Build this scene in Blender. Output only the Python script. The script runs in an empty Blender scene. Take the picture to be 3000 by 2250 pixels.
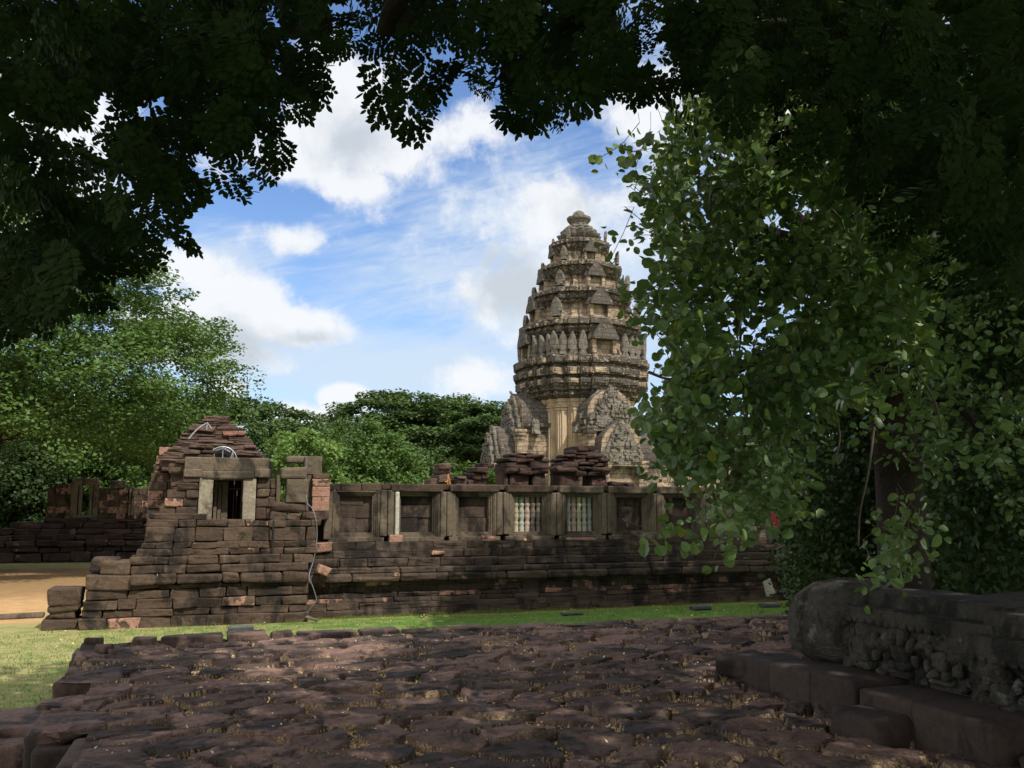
import bpy, math, random
import numpy as np
from mathutils import Vector, Matrix
rng = np.random.default_rng(11); random.seed(5)
SC = bpy.context.scene; COL = SC.collection

# ---------------------------------------------------------------- camera, sun, sky, exposure
FPX = 2594.0; PITCH = math.atan(375/2594); TH = math.radians(18.8); EYE = 2.6
cam = bpy.data.cameras.new('camera'); camo = bpy.data.objects.new('camera', cam); COL.objects.link(camo)
camo.location = (0, 0, EYE); camo.rotation_euler = (math.pi/2 + PITCH, 0, 0)
cam.sensor_width = 36; cam.lens = 36*FPX/3000; cam.clip_end = 3000; cam.clip_start = .05
SC.camera = camo
SUN_DIR = Vector((0.50, -0.50, 0.88)).normalized()          # towards the sun
SUN_EL = math.asin(SUN_DIR.z); SUN_AZ = math.atan2(SUN_DIR.x, SUN_DIR.y)
sl = bpy.data.lights.new('sun', 'SUN'); sl.energy = 3.6; sl.angle = math.radians(.5); sl.color = (1, .95, .87)
so = bpy.data.objects.new('sun', sl); COL.objects.link(so); so.rotation_euler = SUN_DIR.to_track_quat('Z', 'Y').to_euler()
so.location = (20, -20, 40)
SC.view_settings.view_transform = 'Standard'; SC.view_settings.look = 'None'
SC.view_settings.exposure = 0.36; SC.view_settings.gamma = 1
SC.cycles.max_bounces = 6; SC.cycles.transparent_max_bounces = 4; SC.cycles.diffuse_bounces = 3

def ray(px, py):
    u = (px-1500)/FPX; v = (1125-py)/FPX
    return np.array([u, math.cos(PITCH)-v*math.sin(PITCH), math.sin(PITCH)+v*math.cos(PITCH)])
def at_y(px, py, Y):                                        # the point of the place seen there at distance Y
    r = ray(px, py); return np.array([0, 0, EYE]) + r*(Y/r[1])
E1 = np.array([math.cos(TH), math.sin(TH), 0]); E2 = np.array([-math.sin(TH), math.cos(TH), 0])
def F(s, t, z=0.0):                                         # temple axes (s along the gallery, t away from it) to world
    return np.array([0., 0, 0]) + s*E1 + t*E2 + np.array([0, 0, z])
def Fv(V):
    V = np.asarray(V, float); return V[:, :1]*E1 + V[:, 1:2]*E2 + V[:, 2:]*np.array([0, 0, 1.])
def at_t(px, py, t):                                        # (s, z) on a plane parallel to the gallery
    r = ray(px, py); k = t/(r @ E2); return (r @ E1)*k, EYE + r[2]*k

# ---------------------------------------------------------------- node helpers
class NT:
    def __init__(s, tree): s.t = tree; s.l = tree.links
    def n(s, typ, ins=None, **props):
        nd = s.t.nodes.new(typ)
        for k, v in props.items(): setattr(nd, k, v)
        for k, v in (ins or {}).items():
            inp = nd.inputs[k]
            if isinstance(v, bpy.types.NodeSocket): s.l.new(v, inp)
            elif isinstance(v, bpy.types.Node): s.l.new(v.outputs[0], inp)
            else: inp.default_value = v
        return nd
    def m(s, op, a, b=0.0, c=0.0, clamp=False):
        return s.n('ShaderNodeMath', {0: a, 1: b, 2: c}, operation=op, use_clamp=clamp).outputs[0]
    def v(s, op, a, b=(0, 0, 0)):
        nd = s.n('ShaderNodeVectorMath', {0: a, 1: b}, operation=op)
        return nd.outputs['Value'] if op in ('DOT_PRODUCT', 'LENGTH') else nd.outputs[0]
    def noise(s, vec, scale, detail=4, rough=.55, dist=0, col=False):
        nd = s.n('ShaderNodeTexNoise', {'Vector': vec, 'Scale': scale, 'Detail': detail, 'Roughness': rough, 'Distortion': dist})
        return nd.outputs['Color' if col else 'Fac']
    def rng(s, x, a, b, c=0., d=1., smooth=True):
        return s.n('ShaderNodeMapRange', {'Value': x, 'From Min': a, 'From Max': b, 'To Min': c, 'To Max': d},
                   interpolation_type='SMOOTHSTEP' if smooth else 'LINEAR').outputs[0]
    def mix(s, f, a, b, typ='MIX'):
        nd = s.n('ShaderNodeMix', data_type='RGBA', blend_type=typ)
        for i, x in ((0, f), (6, a), (7, b)):
            if isinstance(x, bpy.types.NodeSocket): s.l.new(x, nd.inputs[i])
            else: nd.inputs[i].default_value = x if i == 0 else (*x[:3], 1)
        return nd.outputs[2]
def new_mat(name):
    m = bpy.data.materials.new(name); m.use_nodes = True
    for n in list(m.node_tree.nodes): m.node_tree.nodes.remove(n)
    return m, NT(m.node_tree)
def finish(T, col, rough=.9, height=None, bump=.3, dist=.02, spec=.3, metal=0.):
    ins = {'Base Color': col if isinstance(col, bpy.types.NodeSocket) else (*col, 1), 'Roughness': rough, 'Specular IOR Level': spec, 'Metallic': metal}
    if height is not None:
        ins['Normal'] = T.n('ShaderNodeBump', {'Height': height, 'Strength': bump, 'Distance': dist})
    b = T.n('ShaderNodeBsdfPrincipled', ins)
    T.n('ShaderNodeOutputMaterial', {'Surface': b.outputs[0]}); return b
def stone(name, cols, dark, pink, stain=(.44, .60), stain_scale=1.4, pit=30, lichen=None, bump=.5, dist=.03, rough=.92, brick=None, joint=None):
    """weathered stone: two body colours by noise and block tint, dark biofilm patches, bare restored colour by 'aux'"""
    m, T = new_mat(name)
    P = T.n('ShaderNodeNewGeometry').outputs['Position']
    tint = T.n('ShaderNodeAttribute', attribute_name='tint').outputs['Fac']
    aux = T.n('ShaderNodeAttribute', attribute_name='aux').outputs['Fac']
    n1 = T.noise(P, 2.3, 5, .6); strat = T.noise(T.v('MULTIPLY', P, (1.2, 1.2, 9)), 1.5, 5, .6)
    c = T.mix(T.m('ADD', T.m('MULTIPLY', n1, .5), T.m('MULTIPLY', tint, .6), clamp=True), cols[0], cols[1])
    c = T.mix(T.rng(strat, .45, .7, 0, .45), c, cols[2])
    pk = T.mix(T.noise(P, 9, 4), pink, tuple(x*.72 for x in pink))
    edge = T.noise(P, 5, 4, .6)
    c = T.mix(T.rng(T.m('ADD', T.m('MULTIPLY', aux, .5), T.m('MULTIPLY', edge, .9)), .80, .85), c, pk)
    st = T.noise(T.v('MULTIPLY', P, (1, 1, .55)), stain_scale, 7, .68, .4)
    sa = T.m('SUBTRACT', st, T.m('MULTIPLY', T.m('SUBTRACT', aux, 0, clamp=True), .10))
    c = T.mix(T.rng(sa, *stain, 0, .88), c, dark)
    speck = T.noise(P, 14, 5, .7)
    if lichen:
        ls = T.noise(P, lichen[1], 6, .7, .3)
        c = T.mix(T.rng(ls, lichen[2], lichen[2]+.1, 0, .75), c, lichen[0])
    c = T.mix(T.rng(speck, .35, .75, 0, .45), c, tuple(x*.45 for x in dark))
    if brick:
        uvw = T.n('ShaderNodeCombineXYZ', {0: T.v('DOT_PRODUCT', P, tuple(E1+E2)), 1: T.n('ShaderNodeSeparateXYZ', {0: P}).outputs[2]}).outputs[0]
        wob = T.v('ADD', uvw, T.v('MULTIPLY', T.noise(P, 1.2, 2, col=True), (.25, .18, 0)))
        br = T.n('ShaderNodeTexBrick', {'Vector': wob, 'Scale': 1., 'Mortar Size': .035, 'Mortar Smooth': .6, 'Brick Width': brick[0], 'Row Height': brick[1], 'Bias': 0.}, offset=.5)
        c = T.mix(T.m('MULTIPLY', br.outputs['Fac'], .5), c, tuple(x*.5 for x in dark))
    if joint:
        jn = T.noise(P, 60, 3, .7); c = T.mix(T.m('MULTIPLY', T.rng(aux, -.3, -.6), T.rng(T.noise(P, 2.5, 3), .38, .55, .1, .8)), c, T.mix(T.rng(jn, .4, .6), tuple(x*.3 for x in joint), joint))
    vor = T.n('ShaderNodeTexVoronoi', {'Vector': P, 'Scale': pit}).outputs['Distance']
    h = T.m('ADD', T.m('ADD', T.m('MULTIPLY', speck, .6), T.m('MULTIPLY', strat, .8)), T.m('MULTIPLY', vor, .25))
    if brick: h = T.m('SUBTRACT', h, T.m('MULTIPLY', br.outputs['Fac'], .8))
    finish(T, c, rough, h, bump, dist); return m
def leafmat(name, c0, c1, c2, rough=.45, trans=.3, spec=.4):
    m, T = new_mat(name)
    tint = T.n('ShaderNodeAttribute', attribute_name='tint').outputs['Fac']
    P = T.n('ShaderNodeNewGeometry').outputs['Position']
    c = T.mix(tint, c0, c1); c = T.mix(T.rng(T.noise(P, .7, 2), .45, .7, 0, .6), c, c2)
    b = T.n('ShaderNodeBsdfPrincipled', {'Base Color': c, 'Roughness': rough, 'Specular IOR Level': spec})
    tr = T.n('ShaderNodeBsdfTranslucent', {'Color': T.mix(.6, c, (c1[0]*1.7, c1[1]*1.5, c1[2]*.7))})
    mx = T.n('ShaderNodeMixShader', {0: trans, 1: b.outputs[0], 2: tr.outputs[0]})
    T.n('ShaderNodeOutputMaterial', {'Surface': mx.outputs[0]}); return m
def plain(name, col, rough=.6, metal=0., var=.25, scale=12):
    m, T = new_mat(name); P = T.n('ShaderNodeNewGeometry').outputs['Position']
    n = T.noise(P, scale, 5, .6)
    finish(T, T.mix(T.rng(n, .3, .7), col, tuple(x*(1-var) for x in col)), rough, n, .2, .01, .4, metal); return m

# ---------------------------------------------------------------- sky
def make_world():
    w = bpy.data.worlds.new('World'); SC.world = w; w.use_nodes = True
    for n in list(w.node_tree.nodes): w.node_tree.nodes.remove(n)
    T = NT(w.node_tree)
    D = T.n('ShaderNodeTexCoord').outputs['Generated']
    sx = T.n('ShaderNodeSeparateXYZ', {0: D}).outputs
    az = T.m('ARCTAN2', sx[0], sx[1]); el = T.m('ARCSINE', sx[2])
    q = T.n('ShaderNodeCombineXYZ', {0: az, 1: el, 2: 0.}).outputs[0]
    sky = T.n('ShaderNodeTexSky', sky_type='NISHITA', sun_disc=False, sun_elevation=SUN_EL, sun_rotation=SUN_AZ, air_density=1.0, dust_density=.7, ozone_density=2.2).outputs[0]
    base = T.v('MULTIPLY', sky, (.112, .128, .150))
    def ae(px, py):
        r = ray(px, py); r = r/np.linalg.norm(r); return math.atan2(r[0], r[1]), math.asin(r[2])
    def field(blobs):
        out = None
        for px, py, rx, ry, g in blobs:
            a, e = ae(px, py); ra, re = rx/FPX, ry/FPX
            d = T.v('LENGTH', T.v('MULTIPLY', T.v('SUBTRACT', q, (a, e, 0)), (1/ra, 1/re, 0)))
            d = T.m('MULTIPLY', T.m('SUBTRACT', 1.0, d), g)
            out = d if out is None else T.m('MAXIMUM', out, d)
        return out
    nz = T.noise(q, 8, 10, .62, .15); nz2 = T.noise(T.v('ADD', q, (3.1, 7.7, 0)), 26, 8, .6, .2)
    tex = T.m('ADD', T.m('MULTIPLY', T.m('SUBTRACT', nz, .5), 2.6), T.m('MULTIPLY', T.m('SUBTRACT', nz2, .5), 1.1))
    # thin high veil, streaked
    ang = T.n('ShaderNodeVectorRotate', {'Vector': q, 'Angle': -.22}, rotation_type='Z_AXIS').outputs[0]
    stq = T.noise(T.v('MULTIPLY', ang, (3.0, 17, 1)), 2.2, 8, .62, .6)
    stf = T.noise(T.v('MULTIPLY', ang, (9.0, 42, 1)), 2.0, 5, .6, .9)
    veilf = field([(1750, 850, 800, 520, 1.3), (1500, 640, 500, 230, 1.0), (600, 760, 330, 130, 1.05), (1250, 800, 420, 190, .9), (1150, 1080, 900, 170, 1.5), (2500, 300, 900, 900, 1.2), (500, 1280, 1800, 160, 1.2), (100, 500, 450, 400, 1.2)])
    veil = T.rng(T.m('ADD', T.m('ADD', veilf, -.12), T.m('ADD', T.m('MULTIPLY', T.m('SUBTRACT', stq, .5), 1.9), T.m('MULTIPLY', T.m('SUBTRACT', stf, .5), .7))), -.25, 1.05, 0, .86)
    c = T.mix(veil, base, (.53, .615, .72))
    hz = T.rng(el, .0, .34, .45, 0)
    c = T.mix(hz, c, (.50, .63, .75))
    # cumulus
    cumf = field([(1020, 360, 270, 240, 1.1), (880, 455, 320, 130, .95), (1150, 430, 200, 130, .95), (960, 240, 140, 170, 1.1), (1010, 530, 210, 70, 1.0), (1330, 400, 260, 110, .7),
                  (865, 705, 150, 60, .95), (700, 905, 210, 130, 1.1), (890, 955, 190, 75, 1.1), (520, 790, 190, 90, .9), (560, 960, 260, 120, 1.1), (650, 1040, 200, 75, 1.0),
                  (665, 1135, 80, 55, 1.5), (1010, 1172, 95, 60, 1.8), (905, 1222, 60, 32, 1.5), (1400, 1120, 170, 90, .8), (860, 1210, 150, 45, .9),
                  (1540, 830, 330, 190, .75), (1650, 640, 380, 160, .7), (120, 420, 320, 300, 1.0), (1890, 300, 260, 120, .8)])
    cden = T.m('ADD', cumf, T.m('MULTIPLY', tex, .95))
    ca = T.rng(cden, -.02, .60)
    # grey parts of the clouds: thick middles and bases
    gf = field([(1040, 420, 200, 110, 1.0), (690, 1010, 260, 90, 1.3), (640, 1060, 170, 70, 1.3), (1530, 850, 240, 130, 1.4), (1480, 760, 160, 80, 1.1), (900, 990, 150, 36, 1.0), (860, 720, 80, 26, .6), (1700, 600, 170, 100, .7)])
    g = T.rng(T.m('ADD', gf, T.m('MULTIPLY', T.m('SUBTRACT', T.noise(q, 14, 8, .6, .3), .5), 2.4)), -.05, 1.0, 0, .85)
    cc = T.mix(g, (.74, .755, .775), (.43, .475, .53))
    c = T.mix(T.m('MULTIPLY', ca, .95), c, cc)
    # broken bright cloud added outside the view, to lift and whiten the ambient light
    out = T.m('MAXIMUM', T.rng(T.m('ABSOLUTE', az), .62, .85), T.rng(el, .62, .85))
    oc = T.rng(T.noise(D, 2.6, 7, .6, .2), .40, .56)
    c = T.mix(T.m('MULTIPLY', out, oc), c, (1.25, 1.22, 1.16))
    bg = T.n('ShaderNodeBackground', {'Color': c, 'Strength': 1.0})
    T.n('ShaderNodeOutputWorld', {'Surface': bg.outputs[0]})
make_world()

# ---------------------------------------------------------------- numpy noise
def _h(ix, iy, iz, seed):
    n = (ix.astype(np.int64)*374761393 + iy.astype(np.int64)*668265263 + iz.astype(np.int64)*2147483647 + seed*1274126177) & 0xffffffff
    n = ((n ^ (n >> 13))*1274126177) & 0xffffffff; n = ((n ^ (n >> 16))*2246822519) & 0xffffffff
    return ((n ^ (n >> 15)) & 0xffff)/65535.0
def vn(P, seed=0):
    i = np.floor(P); f = P-i; f = f*f*(3-2*f); o = 0
    for a in (0, 1):
        for b in (0, 1):
            for c in (0, 1):
                w = (f[:, 0] if a else 1-f[:, 0])*(f[:, 1] if b else 1-f[:, 1])*(f[:, 2] if c else 1-f[:, 2])
                o = o + w*_h(i[:, 0]+a, i[:, 1]+b, i[:, 2]+c, seed)
    return o-.5
def fbm(P, seed=0, o=3):
    r = 0; a = 1.
    for k in range(o): r = r + a*vn(P*(2.03**k)+7.3*k, seed+k); a *= .5
    return r

# ---------------------------------------------------------------- mesh helpers
def empty(name, loc, label, cat, group=None):
    o = bpy.data.objects.new(name, None); COL.objects.link(o); o.location = Vector(loc); o.empty_display_size = .3
    return tag(o, label, cat, group)
def tag(o, label=None, cat=None, group=None, kind=None):
    for k, v in (('label', label), ('category', cat), ('group', group), ('kind', kind)):
        if v: o[k] = v
    return o
def basepos(o):
    p = np.array(o.location)
    while o.parent: o = o.parent; p = p+np.array(o.location)
    return p
class MB:
    def __init__(s): s.V = []; s.F = {}; s.A = {}; s.n = 0
    def add(s, V, Fc, tint=None, aux=None):
        V = np.asarray(V, float); Fc = np.asarray(Fc, int); k = Fc.shape[1]; m = len(Fc)
        s.V.append(V); s.F.setdefault(k, []).append(Fc+s.n)
        t = np.full(m, random.random()) if tint is None else np.broadcast_to(np.asarray(tint, float), (m,))
        a = np.zeros(m) if aux is None else np.broadcast_to(np.asarray(aux, float), (m,))
        s.A.setdefault(k, []).append(np.stack([t, a], 1)); s.n += len(V); return s
    def build(s, name, mat, parent=None, smooth=False, loc=None, disp=None):
        V = np.concatenate(s.V)
        if disp is not None: V = disp(V)
        if parent is not None: off = basepos(parent)
        else:
            off = np.array([(V[:, 0].min()+V[:, 0].max())/2, (V[:, 1].min()+V[:, 1].max())/2, V[:, 2].min()]) if loc is None else np.array(loc)
        me = bpy.data.meshes.new(name); me.vertices.add(len(V)); me.vertices.foreach_set('co', (V-off).astype(np.float32).ravel())
        ks = sorted(s.F); Fs = [np.concatenate(s.F[k]) for k in ks]
        loops = np.concatenate([f.ravel() for f in Fs]); tot = np.concatenate([np.full(len(f), k) for f, k in zip(Fs, ks)])
        st = np.concatenate([[0], np.cumsum(tot)[:-1]])
        me.loops.add(len(loops)); me.loops.foreach_set('vertex_index', loops.astype(np.int32))
        me.polygons.add(len(tot)); me.polygons.foreach_set('loop_start', st.astype(np.int32)); me.polygons.foreach_set('loop_total', tot.astype(np.int32))
        me.polygons.foreach_set('use_smooth', np.full(len(tot), smooth, dtype=bool))
        A = np.concatenate([np.concatenate(s.A[k]) for k in ks])
        for i, nm in enumerate(('tint', 'aux')):
            at = me.attributes.new(nm, 'FLOAT', 'FACE'); at.data.foreach_set('value', A[:, i].astype(np.float32))
        me.update(calc_edges=True); me.materials.append(mat)
        o = bpy.data.objects.new(name, me); COL.objects.link(o)
        if parent is not None: o.parent = parent
        else: o.location = Vector(off)
        return o
def grid_box(nx, ny, nz):
    """topology of a box with nx*ny*nz segments; returns index coordinates of the surface vertices and quads"""
    idx = {}; pts = []; faces = []
    def g(p):
        if p not in idx: idx[p] = len(pts); pts.append(p)
        return idx[p]
    n = (nx, ny, nz)
    for ax in range(3):
        a, b = (ax+1) % 3, (ax+2) % 3
        for side in (0, n[ax]):
            for i in range(n[a]):
                for j in range(n[b]):
                    q = []
                    for di, dj in ((0, 0), (1, 0), (1, 1), (0, 1)):
                        p = [0, 0, 0]; p[ax] = side; p[a] = i+di; p[b] = j+dj; q.append(g(tuple(p)))
                    faces.append(q if side else q[::-1])
    return np.array(pts), np.array(faces)
_GB = {}
def block(mb, c, half, r=.02, seg=(4, 2, 3), rot=0., tilt=0., tint=None, aux=0., jit=0.):
    """a dressed or worn stone block in temple axes; c and half in (s,t,z)"""
    if seg not in _GB: _GB[seg] = grid_box(*[k+2 for k in seg])
    I, Q = _GB[seg]; half = np.asarray(half, float); V = np.zeros((len(I), 3)); inner = np.zeros((len(I), 3)); r = min(r, half.min()*.9)
    for ax in range(3):
        k = seg[ax]; h = half[ax]
        pos = np.concatenate([[-h], np.linspace(-(h-r), h-r, k+1), [h]]); inn = np.clip(pos, -(h-r), h-r)
        V[:, ax] = pos[I[:, ax]]; inner[:, ax] = inn[I[:, ax]]
    d = V-inner; L = np.maximum(np.linalg.norm(d, axis=1, keepdims=True), 1e-9)
    V = inner + d/L*np.minimum(L, r)
    if jit:                                                # knock the eight corners about
        J = (np.random.default_rng(int(abs(c[0]*1000+c[2]*733+c[1]*91))).random((2, 2, 2, 3))-.5)*jit
        u = (V/half+1)/2; w = 0
        for a in (0, 1):
            for b in (0, 1):
                for cc in (0, 1):
                    w = w + ((u[:, 0] if a else 1-u[:, 0])*(u[:, 1] if b else 1-u[:, 1])*(u[:, 2] if cc else 1-u[:, 2]))[:, None]*J[a, b, cc]
        V = V+w
    if tilt: ct, s_ = math.cos(tilt), math.sin(tilt); V = V @ np.array([[ct, 0, s_], [0, 1, 0], [-s_, 0, ct]]).T
    if rot: ct, s_ = math.cos(rot), math.sin(rot); V = V @ np.array([[ct, -s_, 0], [s_, ct, 0], [0, 0, 1]]).T
    mb.add(Fv(V+np.asarray(c, float)), Q, tint, aux)
def erode(amp=.03, scale=3., strata=7., seed=3, a2=.0, s2=.6):
    def f(V):
        S = np.stack([V @ E1, V @ E2, V[:, 2]], 1)
        q = S*np.array([scale, scale, strata]); d1 = fbm(q, seed)*amp; d2 = fbm(q+31, seed+9)*amp
        d3 = fbm(S*scale+57, seed+5)*amp*.6
        V2 = V + d1[:, None]*2*E2 + d2[:, None]*1.2*E1 + d3[:, None]*np.array([0, 0, 1.])
        if a2: V2 = V2 + (fbm(S*s2+11, seed+3)*a2)[:, None]*E2*2
        return V2
    return f
def course(mb, s0, s1, z0, z1, tf, depth=.7, L=(.35, .8), r=.025, pink=0., gap=.012, jt=.025, missing=0., seg=(4, 2, 3), jz=0., jit=.02, tb=None):
    """one course of blocks along s with its front face at tf"""
    s = s0
    while s < s1-.05:
        l = random.uniform(*L)
        if s1-(s+l) < L[0]*.6: l = s1-s
        if random.random() >= missing:
            dt = random.uniform(-jt, jt); dz = random.uniform(-jz, jz)
            block(mb, (s+l/2, tf+depth/2+dt, (z0+z1)/2+dz/2), (l/2-gap/2, depth/2, (z1-z0)/2-gap/3+dz/2), r, seg, aux=random.uniform(.60, .84) if random.random() < pink else random.random()*.25, jit=jit)
        s += l
def tube(mb, pts, radii, n=8, tint=None):
    pts = np.asarray(pts, float); radii = np.broadcast_to(np.asarray(radii, float), (len(pts),)); V = []
    up = np.array([.13, .2, 1.])
    for i, p in enumerate(pts):
        d = pts[min(i+1, len(pts)-1)]-pts[max(i-1, 0)]; d = d/max(np.linalg.norm(d), 1e-9)
        a = np.cross(d, up); 
        if np.linalg.norm(a) < .1: a = np.cross(d, np.array([1., .1, 0]))
        a /= np.linalg.norm(a); b = np.cross(d, a)
        for k in range(n):
            t = 2*math.pi*k/n; V.append(p+radii[i]*(math.cos(t)*a+math.sin(t)*b))
    Q = [[i*n+k, i*n+(k+1) % n, (i+1)*n+(k+1) % n, (i+1)*n+k] for i in range(len(pts)-1) for k in range(n)]
    mb.add(V, Q, tint)
    for e in (0, len(pts)-1): mb.add(np.array(V[e*n:(e+1)*n]), [list(range(n))], tint)
def smoothpath(P, k=6):
    P = [np.asarray(p, float) for p in P]; P = [2*P[0]-P[1]]+P+[2*P[-1]-P[-2]]; out = []
    for i in range(1, len(P)-2):
        for j in range(k):
            t = j/k; a, b, c, d = P[i-1:i+3]
            out.append(.5*((2*b)+(-a+c)*t+(2*a-5*b+4*c-d)*t*t+(-a+3*b-3*c+d)*t**3))
    out.append(P[-2]); return np.array(out)
def lathe(prof, n=12):
    V = [[r*math.cos(2*math.pi*k/n), r*math.sin(2*math.pi*k/n), z] for r, z in prof for k in range(n)]
    Q = [[i*n+k, i*n+(k+1) % n, (i+1)*n+(k+1) % n, (i+1)*n+k] for i in range(len(prof)-1) for k in range(n)]
    return np.array(V), np.array(Q)

# ---------------------------------------------------------------- materials
M_wall = stone('weathered_sandstone', [(.052, .033, .022), (.125, .083, .054), (.088, .055, .037)], (.017, .013, .010), (.43, .235, .165), stain=(.46, .60), lichen=((.16, .145, .10), 3.1, .60))
M_plinth = stone('dark_laterite', [(.050, .034, .025), (.115, .080, .056), (.080, .054, .038)], (.014, .011, .009), (.42, .23, .16), stain=(.44, .58), lichen=((.15, .135, .095), 4., .63))
M_frame = stone('grey_green_sandstone', [(.105, .078, .054), (.20, .156, .106), (.145, .108, .075)], (.030, .023, .016), (.30, .26, .18), stain=(.47, .62), stain_scale=1.3, lichen=((.30, .29, .22), 3.7, .63), bump=.3)
M_white = stone('pale_restored_stone', [(.40, .37, .29), (.55, .51, .42), (.42, .38, .30)], (.10, .08, .06), (.6, .55, .45), stain=(.56, .75), bump=.25)
M_tower = stone('tower_sandstone', [(.33, .24, .155), (.50, .38, .25), (.40, .29, .19)], (.066, .054, .043), (.115, .096, .076), stain=(.45, .59), stain_scale=.75, pit=9, bump=.6, dist=.12, brick=(.8, .40), lichen=((.15, .128, .10), 1.3, .52))
M_cella = stone('clean_tower_sandstone', [(.40, .29, .185), (.56, .42, .27), (.50, .36, .22)], (.17, .14, .105), (.3, .26, .2), stain=(.50, .72), stain_scale=.5, pit=9, bump=.3, dist=.06)
M_tgrey = stone('grey_tower_sandstone', [(.22, .19, .145), (.38, .32, .24), (.29, .24, .18)], (.055, .048, .038), (.22, .19, .15), stain=(.43, .58), stain_scale=1.2, pit=9, bump=.6, dist=.12, brick=(.6, .45))
M_red = stone('dark_red_laterite', [(.035, .020, .015), (.085, .048, .036), (.060, .034, .026)], (.012, .009, .008), (.20, .085, .06), stain=(.5, .65), lichen=((.17, .17, .13), 3.3, .62), dist=.05)
M_pave = stone('terrace_sandstone', [(.050, .036, .028), (.27, .165, .128), (.17, .108, .082)], (.036, .031, .027), (.32, .18, .135), stain=(.47, .60), stain_scale=2.6, pit=70, lichen=((.22, .165, .13), 5, .62), bump=.9, dist=.022, joint=(.52, .36, .20))
M_carved = stone('lichened_grey_stone', [(.045, .040, .032), (.105, .095, .075), (.070, .062, .049)], (.018, .016, .013), (.12, .12, .1), stain=(.45, .60), stain_scale=3.5, pit=45, lichen=((.20, .20, .17), 5.5, .58), bump=1.0, dist=.035)
M_kerb = stone('kerb_sandstone', [(.036, .026, .021), (.082, .056, .045), (.058, .039, .031)], (.018, .014, .012), (.13, .08, .07), stain=(.5, .66), stain_scale=2.2, pit=60, bump=.5, dist=.012)
M_bark = stone('bark', [(.028, .019, .013), (.055, .038, .027), (.04, .028, .02)], (.02, .014, .010), (.1, .08, .06), pit=20, bump=.9, dist=.03)
M_barkl = plain('pale_bark', (.15, .125, .085), .85, var=.5)
M_shade = plain('painted_shade', (.012, .010, .009), .9)  # near-black colour painted for the shade inside openings
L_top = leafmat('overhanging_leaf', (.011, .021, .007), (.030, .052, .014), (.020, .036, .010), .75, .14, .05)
L_broad = leafmat('broad_leaf', (.044, .094, .026), (.21, .32, .095), (.085, .15, .055), .36, .26, .55)
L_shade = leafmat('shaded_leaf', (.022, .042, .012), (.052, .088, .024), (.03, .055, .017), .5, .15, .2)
L_rain = leafmat('rain_tree_leaf', (.040, .082, .018), (.115, .190, .045), (.06, .122, .028), .5, .22, .2)
L_far = leafmat('far_tree_leaf', (.042, .076, .024), (.095, .150, .045), (.056, .100, .030), .6, .18, .12)
L_bright = leafmat('pale_green_leaf', (.080, .150, .030), (.190, .290, .075), (.11, .20, .045), .5, .3, .3)
L_yel = leafmat('yellow_green_leaf', (.14, .18, .02), (.26, .30, .035), (.2, .24, .03), .5, .35, .2)

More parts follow.
